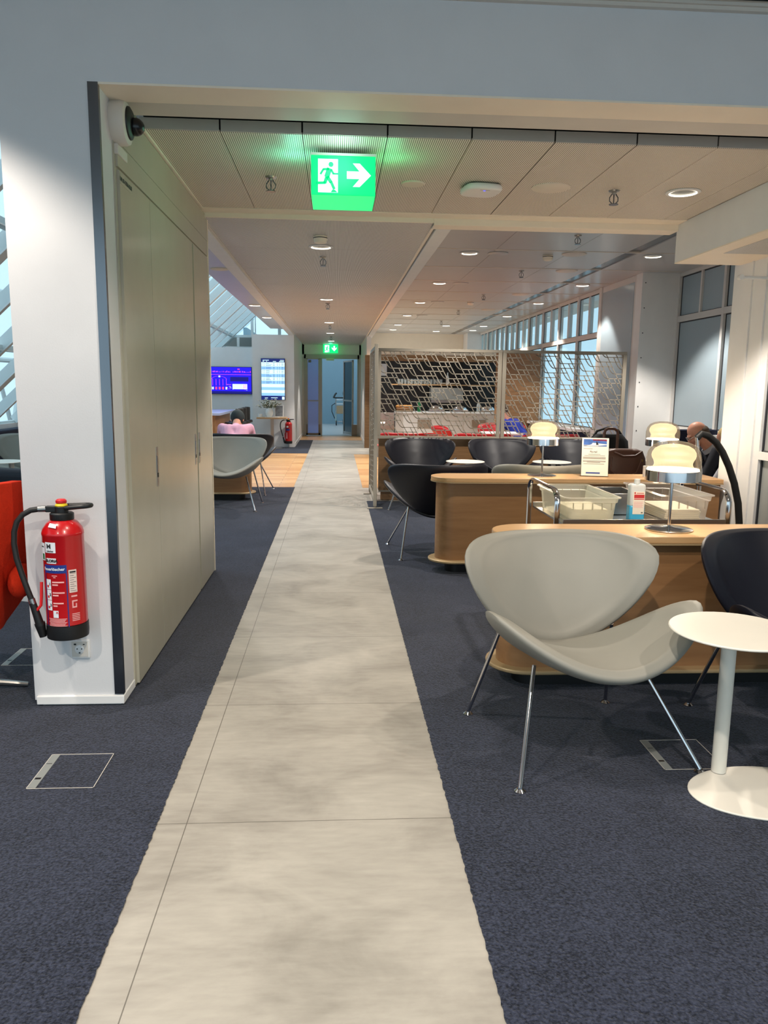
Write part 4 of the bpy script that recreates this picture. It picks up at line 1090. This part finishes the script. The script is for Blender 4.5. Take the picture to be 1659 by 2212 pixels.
# vacuum tube and hose
vc = thing('vacuum_cleaner', 'vacuum cleaner tube and black hose standing by the right wall', 'vacuum cleaner', (2.5, 5.2, CZ))
MB().tube([(.1, 0, .02), (.06, 0, .45), (.03, 0, .70), (.03, 0, .84), (.02, 0, .90), (.005, 0, .96)], .017, 16).build('tube', M['chrome'], vc)
MB().tube([(.005, 0, .96), (-.008, 0, 1.08)], .012, 14).build('tube_end', M['chrome'], vc)
MB().tube([(.031, 0, .745), (.031, 0, .768)], .021, 16).build('clip', M['black'], vc)
hp = [(-.008, 0, 1.075), (.02, 0, 1.105), (.07, 0, 1.09), (.13, 0, 1.045), (.18, 0, .98), (.235, 0, .88), (.285, 0, .76), (.325, 0, .62), (.345, 0, .48), (.345, 0, .3), (.32, -.05, .14), (.22, -.12, .05)]
MB().tube(hp, .024, 14).build('hose', M['rubber'], vc)
b = MB(); b.lathe([(0, 0), (.14, 0), (.15, .03), (.15, .2), (.12, .25), (0, .26)], 28, 0, Matrix.Translation((.13, -.2, 0))); b.build('canister', M['black'], vc)
MB().box(.02, .22, -.04, .05, 0, .03).build('nozzle', M['black'], vc, bevel=.008)

# ------------------------------------------------------------------ bags behind the second desk
def bagmesh(w, d_, h_, top=.7, n=18, e=3.2):
    b = MB(); prof = [(0, 0), (.9, 0), (1.0, .08), (1.03, .35), (.97, .7), (.85, .93), (.6, 1.0), (0, 1.0)]
    vs = []; fs = []; N = 28
    for i, (r, z) in enumerate(prof):
        for k in range(N):
            a = 2 * pi * k / N; ca, sa = cos(a), sin(a); q = (abs(ca) ** e + abs(sa) ** e) ** (-1 / e)
            tp = 1 - (1 - top) * z
            vs.append((w / 2 * r * q * ca, d_ / 2 * r * q * sa * tp, h_ * z))
    for i in range(len(prof) - 1):
        for k in range(N): fs.append((i * N + k, i * N + (k + 1) % N, (i + 1) * N + (k + 1) % N, (i + 1) * N + k))
    b.add(vs, fs); return b
sui = thing('suitcase', 'dark cabin suitcase with its brown handle pulled up behind the second desk', 'suitcase', (2.68, 7.3, CZ))
MB().box(-.2, .2, -.12, .12, .03, .55).build('body', M['blackbag'], sui, bevel=.03, seg=4)
for x in (-.16, .16):
    for y in (-.09, .09): MB().lathe([(0, -.012), (.022, -.012), (.022, .012), (0, .012)], 14, 0, Matrix.Translation((x, y, .023)) @ Matrix.Rotation(pi / 2, 4, 'Y')).build('wheel', M['black'], sui)
MB().tube([(-.08, .09, .5), (-.07, .09, .98), (-.06, .09, 1.01), (-.03, .09, 1.025), (.03, .09, 1.022), (.06, .09, 1.0), (.065, .09, .97), (.06, .09, .5)], .014, 12).build('handle', M['brownbag'], sui)
bb = thing('leather_bag', 'brown leather holdall sitting on the suitcase behind the second desk', 'bag', (2.74, 7.24, .55 + CZ))
bagmesh(.46, .22, .29).build('body', M['brownbag'], bb)
MB().tube([(-.14, -.11, .22), (-.15, -.14, .1), (-.08, -.15, .03), (.02, -.15, .03), (.1, -.14, .08), (.15, -.12, .2)], .009, 10).build('strap', M['brownbag'], bb)
MB().tube([(-.1, -.07, .26), (-.02, -.09, .225), (.1, -.09, .23), (.17, -.07, .27)], .010, 10).build('strap', M['brownbag'], bb)
b = MB(); b.box(.15, .162, -.115, -.105, .18, .2); b.build('buckle', M['yellow'], bb)
kb = thing('black_bag', 'black bag standing behind the brown leather holdall', 'bag', (2.78, 7.75, CZ))
bagmesh(.46, .3, .95, .8).build('body', M['blackbag'], kb)
MB().tube([(-.2, 0, .85), (-.12, 0, .98), (0, 0, 1.02), (.1, 0, .99), (.17, 0, .9)], .012, 10).build('strap', M['blackbag'], kb)

# ------------------------------------------------------------------ people
def make_person(label, loc, rz, hip=.46, lean=12, head=0, tilt=0, shirt='jacket', trous='trous', hair=None, arms='lap', sc=1.0, seatz=0):
    t = thing('person', label, 'person', loc, rz, None)
    L = R(lean); pel = Vector((0, 0, hip)); up = Vector((0, sin(L), cos(L)))
    curve = Vector((0, sin(L + R(lean * .5)), cos(L + R(lean * .5))))
    waist = pel + up * .18 * sc; chest = waist + (up + curve).normalized() * .2 * sc; neck = chest + curve * .17 * sc
    hd = R(lean + head); hup = Vector((0, sin(hd), cos(hd))); hfw = Vector((0, cos(hd), -sin(hd)))
    jaw = neck + (hup * .6 + curve * .4) * .085; hc = neck + hup * .165 * sc + hfw * .02
    sh = [chest + Vector((s * .185, 0, 0)) + curve * .11 for s in (-1, 1)]
    def torso(b, g=0):
        b.ball(pel + Vector((0, 0, .0)), (.165 + g, .125 + g, .11 + g)); b.caps(pel, waist, .125 + g, .125 + g)
        for s in (-1, 1):
            b.caps(pel + Vector((s * .06, 0, 0)), waist + Vector((s * .05, 0, 0)), .11 + g, .105 + g)
            b.caps(waist + Vector((s * .05, 0, 0)), chest + Vector((s * .075, 0, 0)), .105 + g, .108 + g)
            b.caps(chest + Vector((s * .075, 0, 0)), sh[(s + 1) // 2], .105 + g, .058 + g)
        b.caps(chest, neck - curve * .05, .11 + g, .062 + g)
    el = [sh[i] + Vector((s * .05, .12, -.24)) for i, s in ((0, -1), (1, 1))]
    wr = [Vector((s * .13, .36, hip + .14)) for s in (-1, 1)]
    if arms == 'down': el = [sh[i] + Vector((s * .04, .02, -.27)) for i, s in ((0, -1), (1, 1))]; wr = [el[i] + Vector((-s * .05, .2, -.06)) for i, s in ((0, -1), (1, 1))]
    def arm(b, g=0, cut=0):
        for i in (0, 1):
            b.caps(sh[i], el[i], .055 + g, .043 + g); b.caps(el[i], wr[i].lerp(el[i], cut), .042 + g, .029 + g)
    hipj = [pel + Vector((s * .09, .03, -.01)) for s in (-1, 1)]; kn = [Vector((s * .13, .45, hip + .02)) for s in (-1, 1)]; an = [Vector((s * .13, .43, .09)) for s in (-1, 1)]
    def leg(b, g=0):
        for i in (0, 1): b.caps(hipj[i], kn[i], .085 + g, .06 + g); b.caps(kn[i], an[i], .058 + g, .038 + g)
    body = MB(); torso(body, -.012); arm(body); leg(body, -.008)
    for i in (0, 1): body.caps(an[i], an[i] + Vector((0, .16, -.045)), .038, .03)
    body.caps(neck - curve * .06, jaw, .056, .054)
    Hm = Matrix.Translation(hc) @ Matrix(((1, 0, 0, 0), (0, hfw.y, hup.y, 0), (0, hfw.z, hup.z, 0), (0, 0, 0, 1))) @ Matrix.Rotation(R(tilt), 4, 'Y')
    def hb(c, r): body.ball(c, r, 0, 20, 12, Hm)
    hb((0, -.012, .02), (.078, .097, .098)); hb((0, .03, -.05), (.06, .065, .07)); hb((0, .062, -.085), (.033, .03, .025))
    hb((0, .098, -.028), (.014, .022, .02)); hb((0, .088, -.005), (.011, .014, .03)); hb((0, .078, .018), (.055, .02, .014))
    for s in (-1, 1): hb((s * .08, -.012, -.02), (.010, .022, .033)); hb((s * .04, .062, -.035), (.024, .02, .022))
    hb((0, .086, -.062), (.024, .014, .007)); hb((0, .084, -.074), (.02, .014, .007))
    # hands: palm, four fingers and a thumb each
    for i, s in ((0, -1), (1, 1)):
        d_ = (wr[i] - el[i]).normalized(); d_ = (d_ + Vector((0, .3, -.15))).normalized(); sd = Vector((s, 0, 0)); nn = sd.cross(d_).normalized() * s
        pc = wr[i] + d_ * .05; body.caps(wr[i], pc, .027, .03); 
        for q in (-1, 0, 1): body.caps(wr[i] + sd * q * .012, pc + sd * q * .022 + d_ * .025, .018, .016)
        for q, (fo_, fl_) in enumerate(((-.030, .066), (-.010, .076), (.010, .070), (.029, .055))):
            a = pc + sd * fo_ + d_ * .03; m_ = a + d_ * fl_ * .5 + Vector((0, 0, -.004)); e = m_ + d_ * fl_ * .4 + Vector((0, 0, -.02)); body.caps(a, m_, .0095, .009); body.caps(m_, e, .009, .0075)
        a = wr[i] + d_ * .02 - sd * .022; body.caps(a, a - sd * .028 + d_ * .03, .012, .011); body.caps(a - sd * .028 + d_ * .03, a - sd * .034 + d_ * .06, .0105, .009)
    body.build('body', M['skin'], t, remesh=.0075, smooth=3)
    c = MB(); torso(c, .006); arm(c, .009, .04); cl = c.build('shirt' if shirt != 'jacket' else 'jacket', M[shirt], t, remesh=.011, smooth=4)
    c = MB(); leg(c, .006); c.ball(pel, (.168, .13, .112)); c.build('trousers', M[trous], t, remesh=.012, smooth=3)
    for i in (0, 1):
        c = MB(); a = an[i]; c.caps(a + Vector((0, -.02, -.03)), a + Vector((0, .17, -.05)), .048, .038); c.box(a.x - .042, a.x + .042, a.y - .06, a.y + .21, a.z - .09, a.z - .07); c.build('shoe', M['black'], t, remesh=.009, smooth=3)
    for s in (-1, 1):
        MB().ball((s * .034, .082, .002), (.011, .008, .007), 0, 12, 8, Hm).build('eye', M['labk'], t)
    return t, Hm, neck, chest, curve
# man with glasses (faces left)
p, Hm, nk, chs, cv = make_person('seated balding person with glasses in a dark jacket, right of the lamps', (4.08, 7.55, CZ), R(82), .41, 30, 4, 0, 'jacket')
b = MB(); b.ball((0, -.045, -.005), (.085, .078, .062), 0, 20, 12, Hm); b.ball((0, -.07, -.04), (.074, .045, .06), 0, 16, 10, Hm); b.build('hair', M['hairg'], p, remesh=.008, smooth=2)
b = MB()
for s in (-1, 1): b.tube([Hm @ Vector((s * .036 + .022 * cos(a), .102, .0 + .018 * sin(a))) for a in [2 * pi * k / 16 for k in range(16)]], .0022, 6, closed=True); b.tube([Hm @ Vector((s * .058, .1, .004)), Hm @ Vector((s * .086, .0, .0))], .002, 6)
b.tube([Hm @ Vector((-.014, .104, .003)), Hm @ Vector((.014, .104, .003))], .002, 6); b.build('glasses', M['steel'], p)
b = MB(); b.lathe([(.066, 0), (.075, .0), (.07, .045), (.062, .045)], 24, 0, Matrix.Translation(nk - cv * .05) @ cv.to_track_quat('Z', 'Y').to_matrix().to_4x4()); b.build('collar', M['lgray'], p)
st2 = thing('booth_bench', 'navy high-backed bench behind the man with glasses', 'bench', (3.88, 8.2, CZ))
MB().box(-.28, .28, 0, .1, 0, .98).build('backrest', M['navypanel'], st2, bevel=.01)
MB().box(-.28, .28, -1.5, 0, 0, .40).build('seat', M['navypanel'], st2, bevel=.03)
MB().box(-.30, -.28, -.01, .11, 0, .99).build('side_trim', M['white'], st2)
# woman
p, Hm, nk, chs, cv = make_person('seated blonde person in a pale top beside the right wall edge', (4.09, 6.98, CZ), R(85), .38, 30, 2, 0, 'lgray')
b = MB(); b.ball((0, -.03, .02), (.098, .105, .112), 0, 20, 12, Hm); b.ball((0, -.06, -.09), (.09, .07, .12), 0, 16, 10, Hm); b.build('hair', M['blonde'], p, remesh=.01, smooth=3)
# pink shirt
p, Hm, nk, chs, cv = make_person('person in a pink shirt and dark cap bent forward at the left', (-1.36, 10.28, CZ), R(0), .50, 40, 16, 0, 'pink')
b = MB(); b.ball((0, -.022, .018), (.098, .114, .104), 0, 20, 12, Hm); b.build('cap', M['cap'], p)
# blue shirt
p, Hm, nk, chs, cv = make_person('person in a blue shirt seated behind the right lattice panel', (3.02, 12.15, .003), R(50), .47, 30, 4, 0, 'bshirt')
b = MB(); b.ball((0, -.03, .03), (.088, .1, .095), 0, 20, 12, Hm); b.build('hair', M['hairg'], p)
o = thing('stool', 'low dark stool under the person in the blue shirt', 'stool', (3.02, 12.15, .003)); MB().lathe([(0, .38), (.2, .38), (.21, .35), (.2, .33), (0, .33)], 28).build('seat', M['navypanel'], o); MB().lathe([(.05, .02), (.05, .34)], 16).build('post', M['steel'], o); MB().lathe([(0, 0), (.2, 0), (.2, .02), (0, .025)], 28).build('base', M['steel'], o)
# bench below the far windows, bistro table
bn = thing('window_bench', 'long dark bench below the far windows behind the screen', 'bench', (3.45, 11.2, .003))
MB().box(-.10, .2, 0, 2.9, 0, .42).build('seat', M['navypanel'], bn, bevel=.03); MB().box(.08, .24, 0, 2.9, .42, .78).build('backrest', M['navypanel'], bn, bevel=.03); MB().box(.06, .27, 0, 2.9, .78, .82).build('ledge', M['white'], bn)
bt_ = thing('bistro_table', 'white bistro table behind the middle of the lattice screen', 'table', (2.5, 11.62, .003))
MB().box(-.28, .28, -.28, .28, .71, .74).build('table_top', M['white'], bt_, bevel=.004); MB().tube([(0, 0, .01), (0, 0, .71)], .03, 14).build('post', M['steel'], bt_); MB().box(-.25, .25, -.25, .25, 0, .012).build('base', M['steel'], bt_)

# ------------------------------------------------------------------ bar behind the screen
bc = thing('bar_counter', 'long white bar counter behind the lattice screen', 'counter', (1.20, 15.72, 0))
MB().box(0, 2.35, .03, .7, 0, .87).build('front', M['barwhite'], bc)
MB().box(-.02, 2.37, 0, .72, .87, .905).build('worktop', M['barwhite'], bc, bevel=.004)
for k in range(5): MB().box(.01 + k * .468, .462 + k * .468, .018, .032, .1, .86).build('door', M['barwhite'], bc, bevel=.002)
for x in (.6, 1.72): MB().box(x - .14, x + .14, .008, .02, .58, .76).build('panel', M['kick'], bc)
for x in (.9, 1.5): MB().box(x, x + .2, .008, .02, .2, .5).build('panel', M['walnut'], bc)
cm = thing('coffee_machine', 'grey coffee machine on a cabinet at the left end of the bar', 'coffee machine', (.91, 15.55, .003))
MB().box(-.2, .26, 0, .6, 0, .55).build('cabinet', M['walnut'], cm); MB().box(-.2, .26, 0, .55, .55, .9).build('housing', M['steel'], cm, bevel=.01)
b = MB()
for k in range(5): b.box(-.16 + k * .05, -.13 + k * .05, -.006, 0, .68, .71)
b.build('buttons', M['lampdim'], cm)
MB().box(-.2, .26, .02, .5, .9, 1.28).build('upper_rack', M['barblack'], cm)
bb_ = struct(MB().box(.83, 3.72, 17.3, 17.36, .0, 1.97).build('wall_bar', M['barblack']))
struct(MB().box(.83, 3.72, 17.1, 17.36, 1.97, 2.10).build('trim_18', M['oakdark']))
struct(MB().box(.83, 3.72, 17.12, 17.34, 2.10, 2.22).build('trim_19', M['cream']))
sh = MB().box(1.2, 3.6, 17.08, 17.3, 1.45, 1.475).build('wall_shelf', M['oak']); tag(sh, 'thin shelf on the black bar wall', 'shelf')
bk = thing('back_counter', 'dark back counter along the black bar wall', 'counter', (.9, 16.72, .003)); MB().box(0, 2.75, 0, .56, 0, .86).build('body', M['barblack'], bk); MB().box(0, 2.75, -.02, .56, .86, .9).build('worktop', M['steel'], bk)
gb = MB(); gl0 = None
for k in range(14):
    lbl = 'clear glass on the bar shelf, number %s from the left end' % ('first second third fourth fifth sixth seventh eighth ninth tenth eleventh twelfth thirteenth fourteenth'.split()[k]); lbl = lbl.replace('number ', '')
    if gl0 is None:
        gl0 = MB().lathe([(0, 0), (.028, 0), (.034, .11), (.031, .11), (.026, .008), (0, .008)], 14).build('drinking_glass', M['glassware']); o = gl0
    else:
        o = gl0.copy(); C.objects.link(o)
    o.location = (1.38 + k * .072, 17.19, 1.475); tag(o, lbl, 'glass', 'glasses on the bar shelf')
def bottle(label, x, y, z, m, s=1.0):
    o = MB().lathe([(0, 0), (.035, 0), (.036, .01), (.036, .15), (.014, .2), (.013, .26), (0, .26)], 16).build('bottle', m); o.location = (x, y, z); o.scale = (s, s, s); tag(o, label, 'bottle', 'bottles at the bar')
bottle('pale bottle at the right end of the row of glasses on the bar shelf', 2.46, 17.19, 1.475, M['vase'])
bottle('dark bottle on the bar worktop beside the bread basket', 1.72, 16.05, .905, M['green'])
bottle('clear bottle on the bar worktop right of the hood', 2.95, 16.0, .905, M['glassware'])
hd = thing('extractor_hood', 'grey metal hood on the black bar wall', 'hood', (2.42, 17.0, 1.08)); MB().box(-.35, .35, -.1, .29, .05, .32).build('housing', M['walnut'], hd, bevel=.01); MB().box(-.35, .35, -.12, .29, 0, .05).build('rim', M['steel'], hd)
bs = thing('bread_basket', 'lit basket of bread on the left of the bar worktop', 'basket', (1.40, 15.95, .905)); MB().box(-.17, .17, -.12, .12, 0, .08).build('basket', M['oakdark'], bs, bevel=.01)
b = MB()
for k in range(7): b.ball((-.13 + .045 * k, random.uniform(-.06, .06), .1), (.05, .045, .04), 0, 12, 8)
b.build('bread', M['bread'], bs)
for k, (x, lb_) in enumerate(((2.12, 'left'), (2.62, 'middle'), (3.2, 'right'))):
    o = thing('food_tray', '%s covered steel food tray on the bar worktop' % lb_, 'tray', (x - .05, 16.05, .9055), 0, 'food trays on the bar'); MB().box(-.16, .16, -.12, .12, 0, .05).build('tray', M['steel'], o, bevel=.005); MB().ball((0, 0, .05), (.15, .11, .09), 0, 20, 10).build('lid', M['chrome'], o)
wl = thing('oak_cabinet', 'brown wooden block wall behind the right lattice panel', 'cabinet', (2.98, 14.1, .003)); MB().box(0, .74, 0, .4, 0, 2.05).build('body', M['oakdark'], wl)
nt_ = MB().box(-.1, .1, -.004, 0, -.13, .13).build('notice', M['labw']); nt_.location = (1.02, 17.2995, 1.78); tag(nt_, 'white notice on the black bar wall behind the screen', 'notice')

# ------------------------------------------------------------------ ceiling fittings
ORD = 'first second third fourth fifth sixth seventh eighth ninth tenth'.split()
def spot(x, y, z, e, ang=100, col=(1, .90, .78), blend=.35, r=.035):
    l = bpy.data.lights.new('downlight_beam', 'SPOT'); l.energy = e * 5.7; l.spot_size = R(ang); l.spot_blend = blend; l.color = col; l.shadow_soft_size = r
    o = bpy.data.objects.new('downlight_beam', l); C.objects.link(o); o.location = (x, y, z); return o
def make_downlight():
    t = thing('downlight', '', 'downlight', (0, 0, 0), 0, 'lit ceiling downlights')
    MB().lathe([(.082, -.0005), (.100, -.0005), (.103, -.004), (.098, -.009), (.084, -.0105), (.0815, -.009), (.0815, -.0005)], 36).build('trim_ring', M['white'], t)
    MB().lathe([(0, -.001), (.081, -.001), (.081, -.0025), (0, -.0025)], 36).build('reflector', M['walnut'], t)
    MB().lathe([(.079, -.003), (.081, -.003), (.082, -.0095), (.080, -.0095), (.079, -.003)], 36).build('lamp_ring', M['lamp'], t)
    return t
dl0 = make_downlight(); used = [False]
def downlight(x, y, z, label, e=22, ang=105, col=(1, .90, .78), on=True):
    if not used[0]: o = dl0; used[0] = True
    else: o = copy_tree(dl0)
    o.location = (x, y, z); o['label'] = label
    if e: spot(x, y, z - .025, e, ang, col)
downlight(2.095, 4.80, 2.59, 'lit round downlight in the right part of the perforated bay', 26)
for k, y in enumerate((6.75, 10.67, 14.45, 17.27, 20.2)): downlight(-.13, y, 2.556, '%s lit downlight along the corridor ceiling, counted from the exit sign' % ORD[k], 23 if k < 4 else 17, 112 if k < 3 else 76, (1, .95, .88))
for k, y in enumerate((8.45, 10.86, 13.33, 15.73, 18.06, 19.6)): downlight(1.41, y, 2.820, '%s lit downlight from the front in the left row of the coffered ceiling' % ORD[k], 25, 112, (1, .93, .84))
for k, y in enumerate((8.38, 10.78, 13.12, 15.53, 18.0, 19.4)): downlight(3.38, y, 2.820, '%s lit downlight from the front in the row along the right windows' % ORD[k], 31 if k == 0 else 13, 100 if k == 0 else 84, (1, .93, .84))
for k, y in enumerate((18.1, 19.9)): downlight(2.53, y, 2.820, '%s lit downlight over the bar in the coffered ceiling' % ORD[k], 14)
for k, y in enumerate((7.0, 12.3, 14.4)): downlight(-1.25, y, 2.62, '%s lit downlight of the ceiling strip beside the left glazing' % ORD[k], 13, 120, (1, .95, .9))  # the first is an added, unseen fill lamp for the grey chair
# lights of the front room (their fittings are above the frame)
for k, (x, y, e) in enumerate(((-1.9, 2.63, 24), (.2, .9, 28), (2.2, 1.5, 14), (.2, 2.3, 12), (-1.7, .2, 26))):
    downlight(x, y, 2.926, '%s lit downlight of the front room ceiling above the camera' % ORD[k], e, 118)
# warm pair right over the first desk
for k, (x, y) in enumerate(((1.05, 4.3), (1.6, 5.2))): pass

def disc(name, label, cat, x, y, z, r, group, m='sticker', grille=False):
    b = MB(); b.lathe([(0, 0), (r, 0), (r, -.004), (r * .93, -.008), (0, -.008)], 40)
    o = b.build(name, M[m]); o.location = (x, y, z); tag(o, label, cat, group); return o
disc('ceiling_speaker', 'large flat white ceiling speaker in the perforated bay', 'speaker', 1.278, 4.787, 2.59, .115, 'flat white ceiling discs')
disc('ceiling_speaker', 'small white ceiling disc right of the exit sign', 'speaker', .45, 4.784, 2.59, .07, 'flat white ceiling discs')
for k, (x, y) in enumerate(((1.715, 8.44), (1.70, 10.86), (1.69, 13.2), (1.70, 15.67))): disc('ceiling_speaker', '%s unlit grey ceiling disc from the front beside the left downlight row' % ORD[k], 'speaker', x, y, 2.82, .11, 'flat white ceiling discs', 'coffer')
for k, (x, y) in enumerate(((2.52, 8.38), (2.786, 9.54), (2.80, 11.97), (2.77, 14.34))): disc('ceiling_speaker', '%s unlit pale ceiling disc from the front, middle of the coffered ceiling' % ORD[k], 'speaker', x, y, 2.82, .13, 'flat white ceiling discs', 'lip')
disc('ceiling_speaker', 'pale ceiling disc in the strip beside the left glazing', 'speaker', -1.24, 8.6, 2.62, .10, 'flat white ceiling discs')
def make_sprinkler():
    t = thing('sprinkler_head', '', 'sprinkler', (0, 0, 0), 0, 'ceiling sprinkler heads')
    MB().lathe([(0, 0), (.034, 0), (.03, -.008), (.012, -.012), (.012, -.02), (0, -.02)], 20).build('escutcheon', M['steel'], t)
    b = MB()
    for s in (-1, 1): b.tube([(s * .01, 0, -.018), (s * .026, 0, -.04), (s * .026, 0, -.06), (s * .006, 0, -.078)], .0035, 6)
    b.tube([(0, 0, -.02), (0, 0, -.075)], .004, 6); b.lathe([(0, -.078), (.028, -.078), (.028, -.082), (0, -.082)], 18)
    b.build('frame', M['strip'], t); return t
sp0 = make_sprinkler(); spu = [False]
def sprinkler(x, y, z, label):
    o = copy_tree(sp0) if spu[0] else sp0; spu[0] = True; o.location = (x, y, z); o['label'] = label; return o
sprinkler(-.379, 4.733, 2.59, 'sprinkler head left of the exit sign')
sprinkler(1.676, 4.818, 2.59, 'sprinkler head between the large ceiling disc and the right downlight')
for k, y in enumerate((7.27, 11.2, 15.0, 18.5)): sprinkler(-.12, y, 2.556, '%s sprinkler head along the corridor ceiling, counted from the exit sign' % ORD[k])
for k, y in enumerate((7.39, 9.62, 12.06, 14.53, 16.87)): sprinkler(2.25, y, 2.82, '%s sprinkler head in the coffered ceiling, counted from the front' % ORD[k])
def detector(x, y, z, label):
    t = thing('smoke_detector', label, 'smoke detector', (x, y, z), 0, 'smoke detectors')
    MB().lathe([(0, 0), (.052, 0), (.055, -.004), (.055, -.03), (.045, -.05), (.03, -.055), (0, -.055)], 28).build('housing', M['cream'], t)
    MB().lathe([(.0545, -.012), (.0558, -.012), (.0558, -.018), (.0545, -.018)], 28).build('vent', M['black'], t)
detector(-.125, 6.30, 2.556, 'smoke detector in the corridor ceiling just beyond the exit sign')
detector(2.27, 8.5, 2.82, 'front smoke detector in the coffered ceiling'); detector(2.23, 13.1, 2.82, 'rear smoke detector in the coffered ceiling')
ap = thing('wifi_access_point', 'white rounded access point on the perforated ceiling bay', 'access point', (.859, 4.80, 2.59), R(8))
pts = []
for k in range(48):
    a = 2 * pi * k / 48; q = (abs(cos(a)) ** 3.4 + abs(sin(a)) ** 3.4) ** (-1 / 3.4); pts.append((.115 * q * cos(a), .115 * q * sin(a)))
MB().prism(pts, -.042, -.006).build('housing', M['vase'], ap, bevel=.016, seg=4)
b = MB(); b.box(-.03, .03, -.08, -.077, -.0425, -.0415, 0); b.box(-.006, .006, -.07, -.06, -.0432, -.0415, 1); b.build('indicator', [M['black'], emit('led_blue', (60, 70, 255), 2)], ap)
MB().box(-.08, .08, -.08, .08, -.006, 0).build('mount', M['black'], ap)

# exit signs
def exit_sign(label, loc, w, d_, h_, arrow='right'):
    t = thing('exit_sign', label, 'exit sign', loc, 0, 'green exit signs')
    MB().box(-w / 2, w / 2, 0, d_, 0, h_).build('housing', M['exit'], t, bevel=.004)
    MB().box(-w / 2 - .002, w / 2 + .002, .0, d_, h_, h_ + .012).build('mount', M['lip'], t)
    b = MB(); y0 = -.0015; s = h_ / .19
    def poly(pts, mi, y): b.add([(x * s, y, z * s) for x, z in pts], [tuple(range(len(pts)))], mi)
    def seg(a, c, wd, mi, y):
        a = Vector((a[0], a[1])); c = Vector((c[0], c[1])); n_ = (c - a).normalized(); n_ = Vector((-n_.y, n_.x)) * wd / 2
        poly([tuple(a + n_), tuple(a - n_), tuple(c - n_), tuple(c + n_)], mi, y)
    x0 = -w / 2 / s + .035
    poly([(x0, .012), (x0 + .10, .012), (x0 + .10, .172), (x0, .172)], 0, y0)
    cx_ = x0 + .062
    b.add([((cx_ + .003 + .0125 * cos(2 * pi * k / 16)) * s, y0 - .001, (.146 + .0125 * sin(2 * pi * k / 16)) * s) for k in range(16)], [tuple(range(16))], 1)
    yy = y0 - .001
    seg((cx_ - .004, .128), (cx_ - .018, .085), .026, 1, yy)
    seg((cx_ - .006, .124), (cx_ - .036, .122), .011, 1, yy); seg((cx_ - .034, .124), (cx_ - .05, .098), .010, 1, yy)
    seg((cx_ + .004, .122), (cx_ + .016, .100), .011, 1, yy); seg((cx_ + .014, .102), (cx_ + .038, .102), .009, 1, yy)
    seg((cx_ - .016, .088), (cx_ + .004, .06), .017, 1, yy); seg((cx_ + .003, .064), (cx_ + .020, .028), .014, 1, yy)
    seg((cx_ - .018, .086), (cx_ - .028, .056), .017, 1, yy); seg((cx_ - .024, .058), (cx_ - .072, .056), .013, 1, yy); seg((cx_ - .07, .062), (cx_ - .074, .046), .012, 1, yy)
    poly([(x0 + .064, .013), (x0 + .098, .013), (x0 + .084, .026), (x0 + .072, .026)], 1, yy)
    ax = (w / 2 / s) - .085; ac_ = .098
    arr = [(-.06, .018), (.004, .018), (-.03, .056), (.005, .056), (.062, 0), (.005, -.056), (-.03, -.056), (.004, -.018), (-.06, -.018)]
    if arrow == 'down': arr = [(-z * .95, -x * .95) for x, z in arr]
    b.add([((ax + x) * s, y0, (ac_ + z) * s) for x, z in arr], [tuple(range(len(arr)))], 0)
    b.build('pictogram', [M['exitw'], M['exit']], t)
    return t
exit_sign('large green emergency exit sign with a right arrow under the perforated ceiling', (.034, 4.12, 2.357), .325, .34, .19, 'right')
exit_sign('small distant green exit sign with a down arrow above the end door', (-.155, 21.9, 2.32), .41, .12, .235, 'down')
for (x, y, z, e) in ((.034, 4.05, 2.50, 3.0),): pass
def plight(x, y, z, e, col, r=.05):
    l = bpy.data.lights.new('exit_glow', 'POINT'); l.energy = e; l.color = col; l.shadow_soft_size = r
    o = bpy.data.objects.new('exit_glow', l); C.objects.link(o); o.location = (x, y, z)
# added point lamps beside the signs for their glow on the ceiling
plight(.02, 4.02, 2.50, 1.5, (.5, 1, .84), .11); plight(-.22, 4.28, 2.48, .9, (.2, 1, .7), .06); plight(.29, 4.28, 2.48, .6, (.1, 1, .4), .06)
plight(-.155, 21.7, 2.5, .6, (.1, 1, .6))

# ------------------------------------------------------------------ daylight
w = bpy.data.worlds.new('world'); S.world = w; w.use_nodes = True
bg = w.node_tree.nodes['Background']; bg.inputs['Color'].default_value = (.62, .82, .93, 1); bg.inputs['Strength'].default_value = 1.1
S.view_settings.view_transform = 'Standard'; S.view_settings.look = 'None'; S.view_settings.gamma = 1; S.view_settings.exposure = 0.36
S.view_settings.use_curve_mapping = False
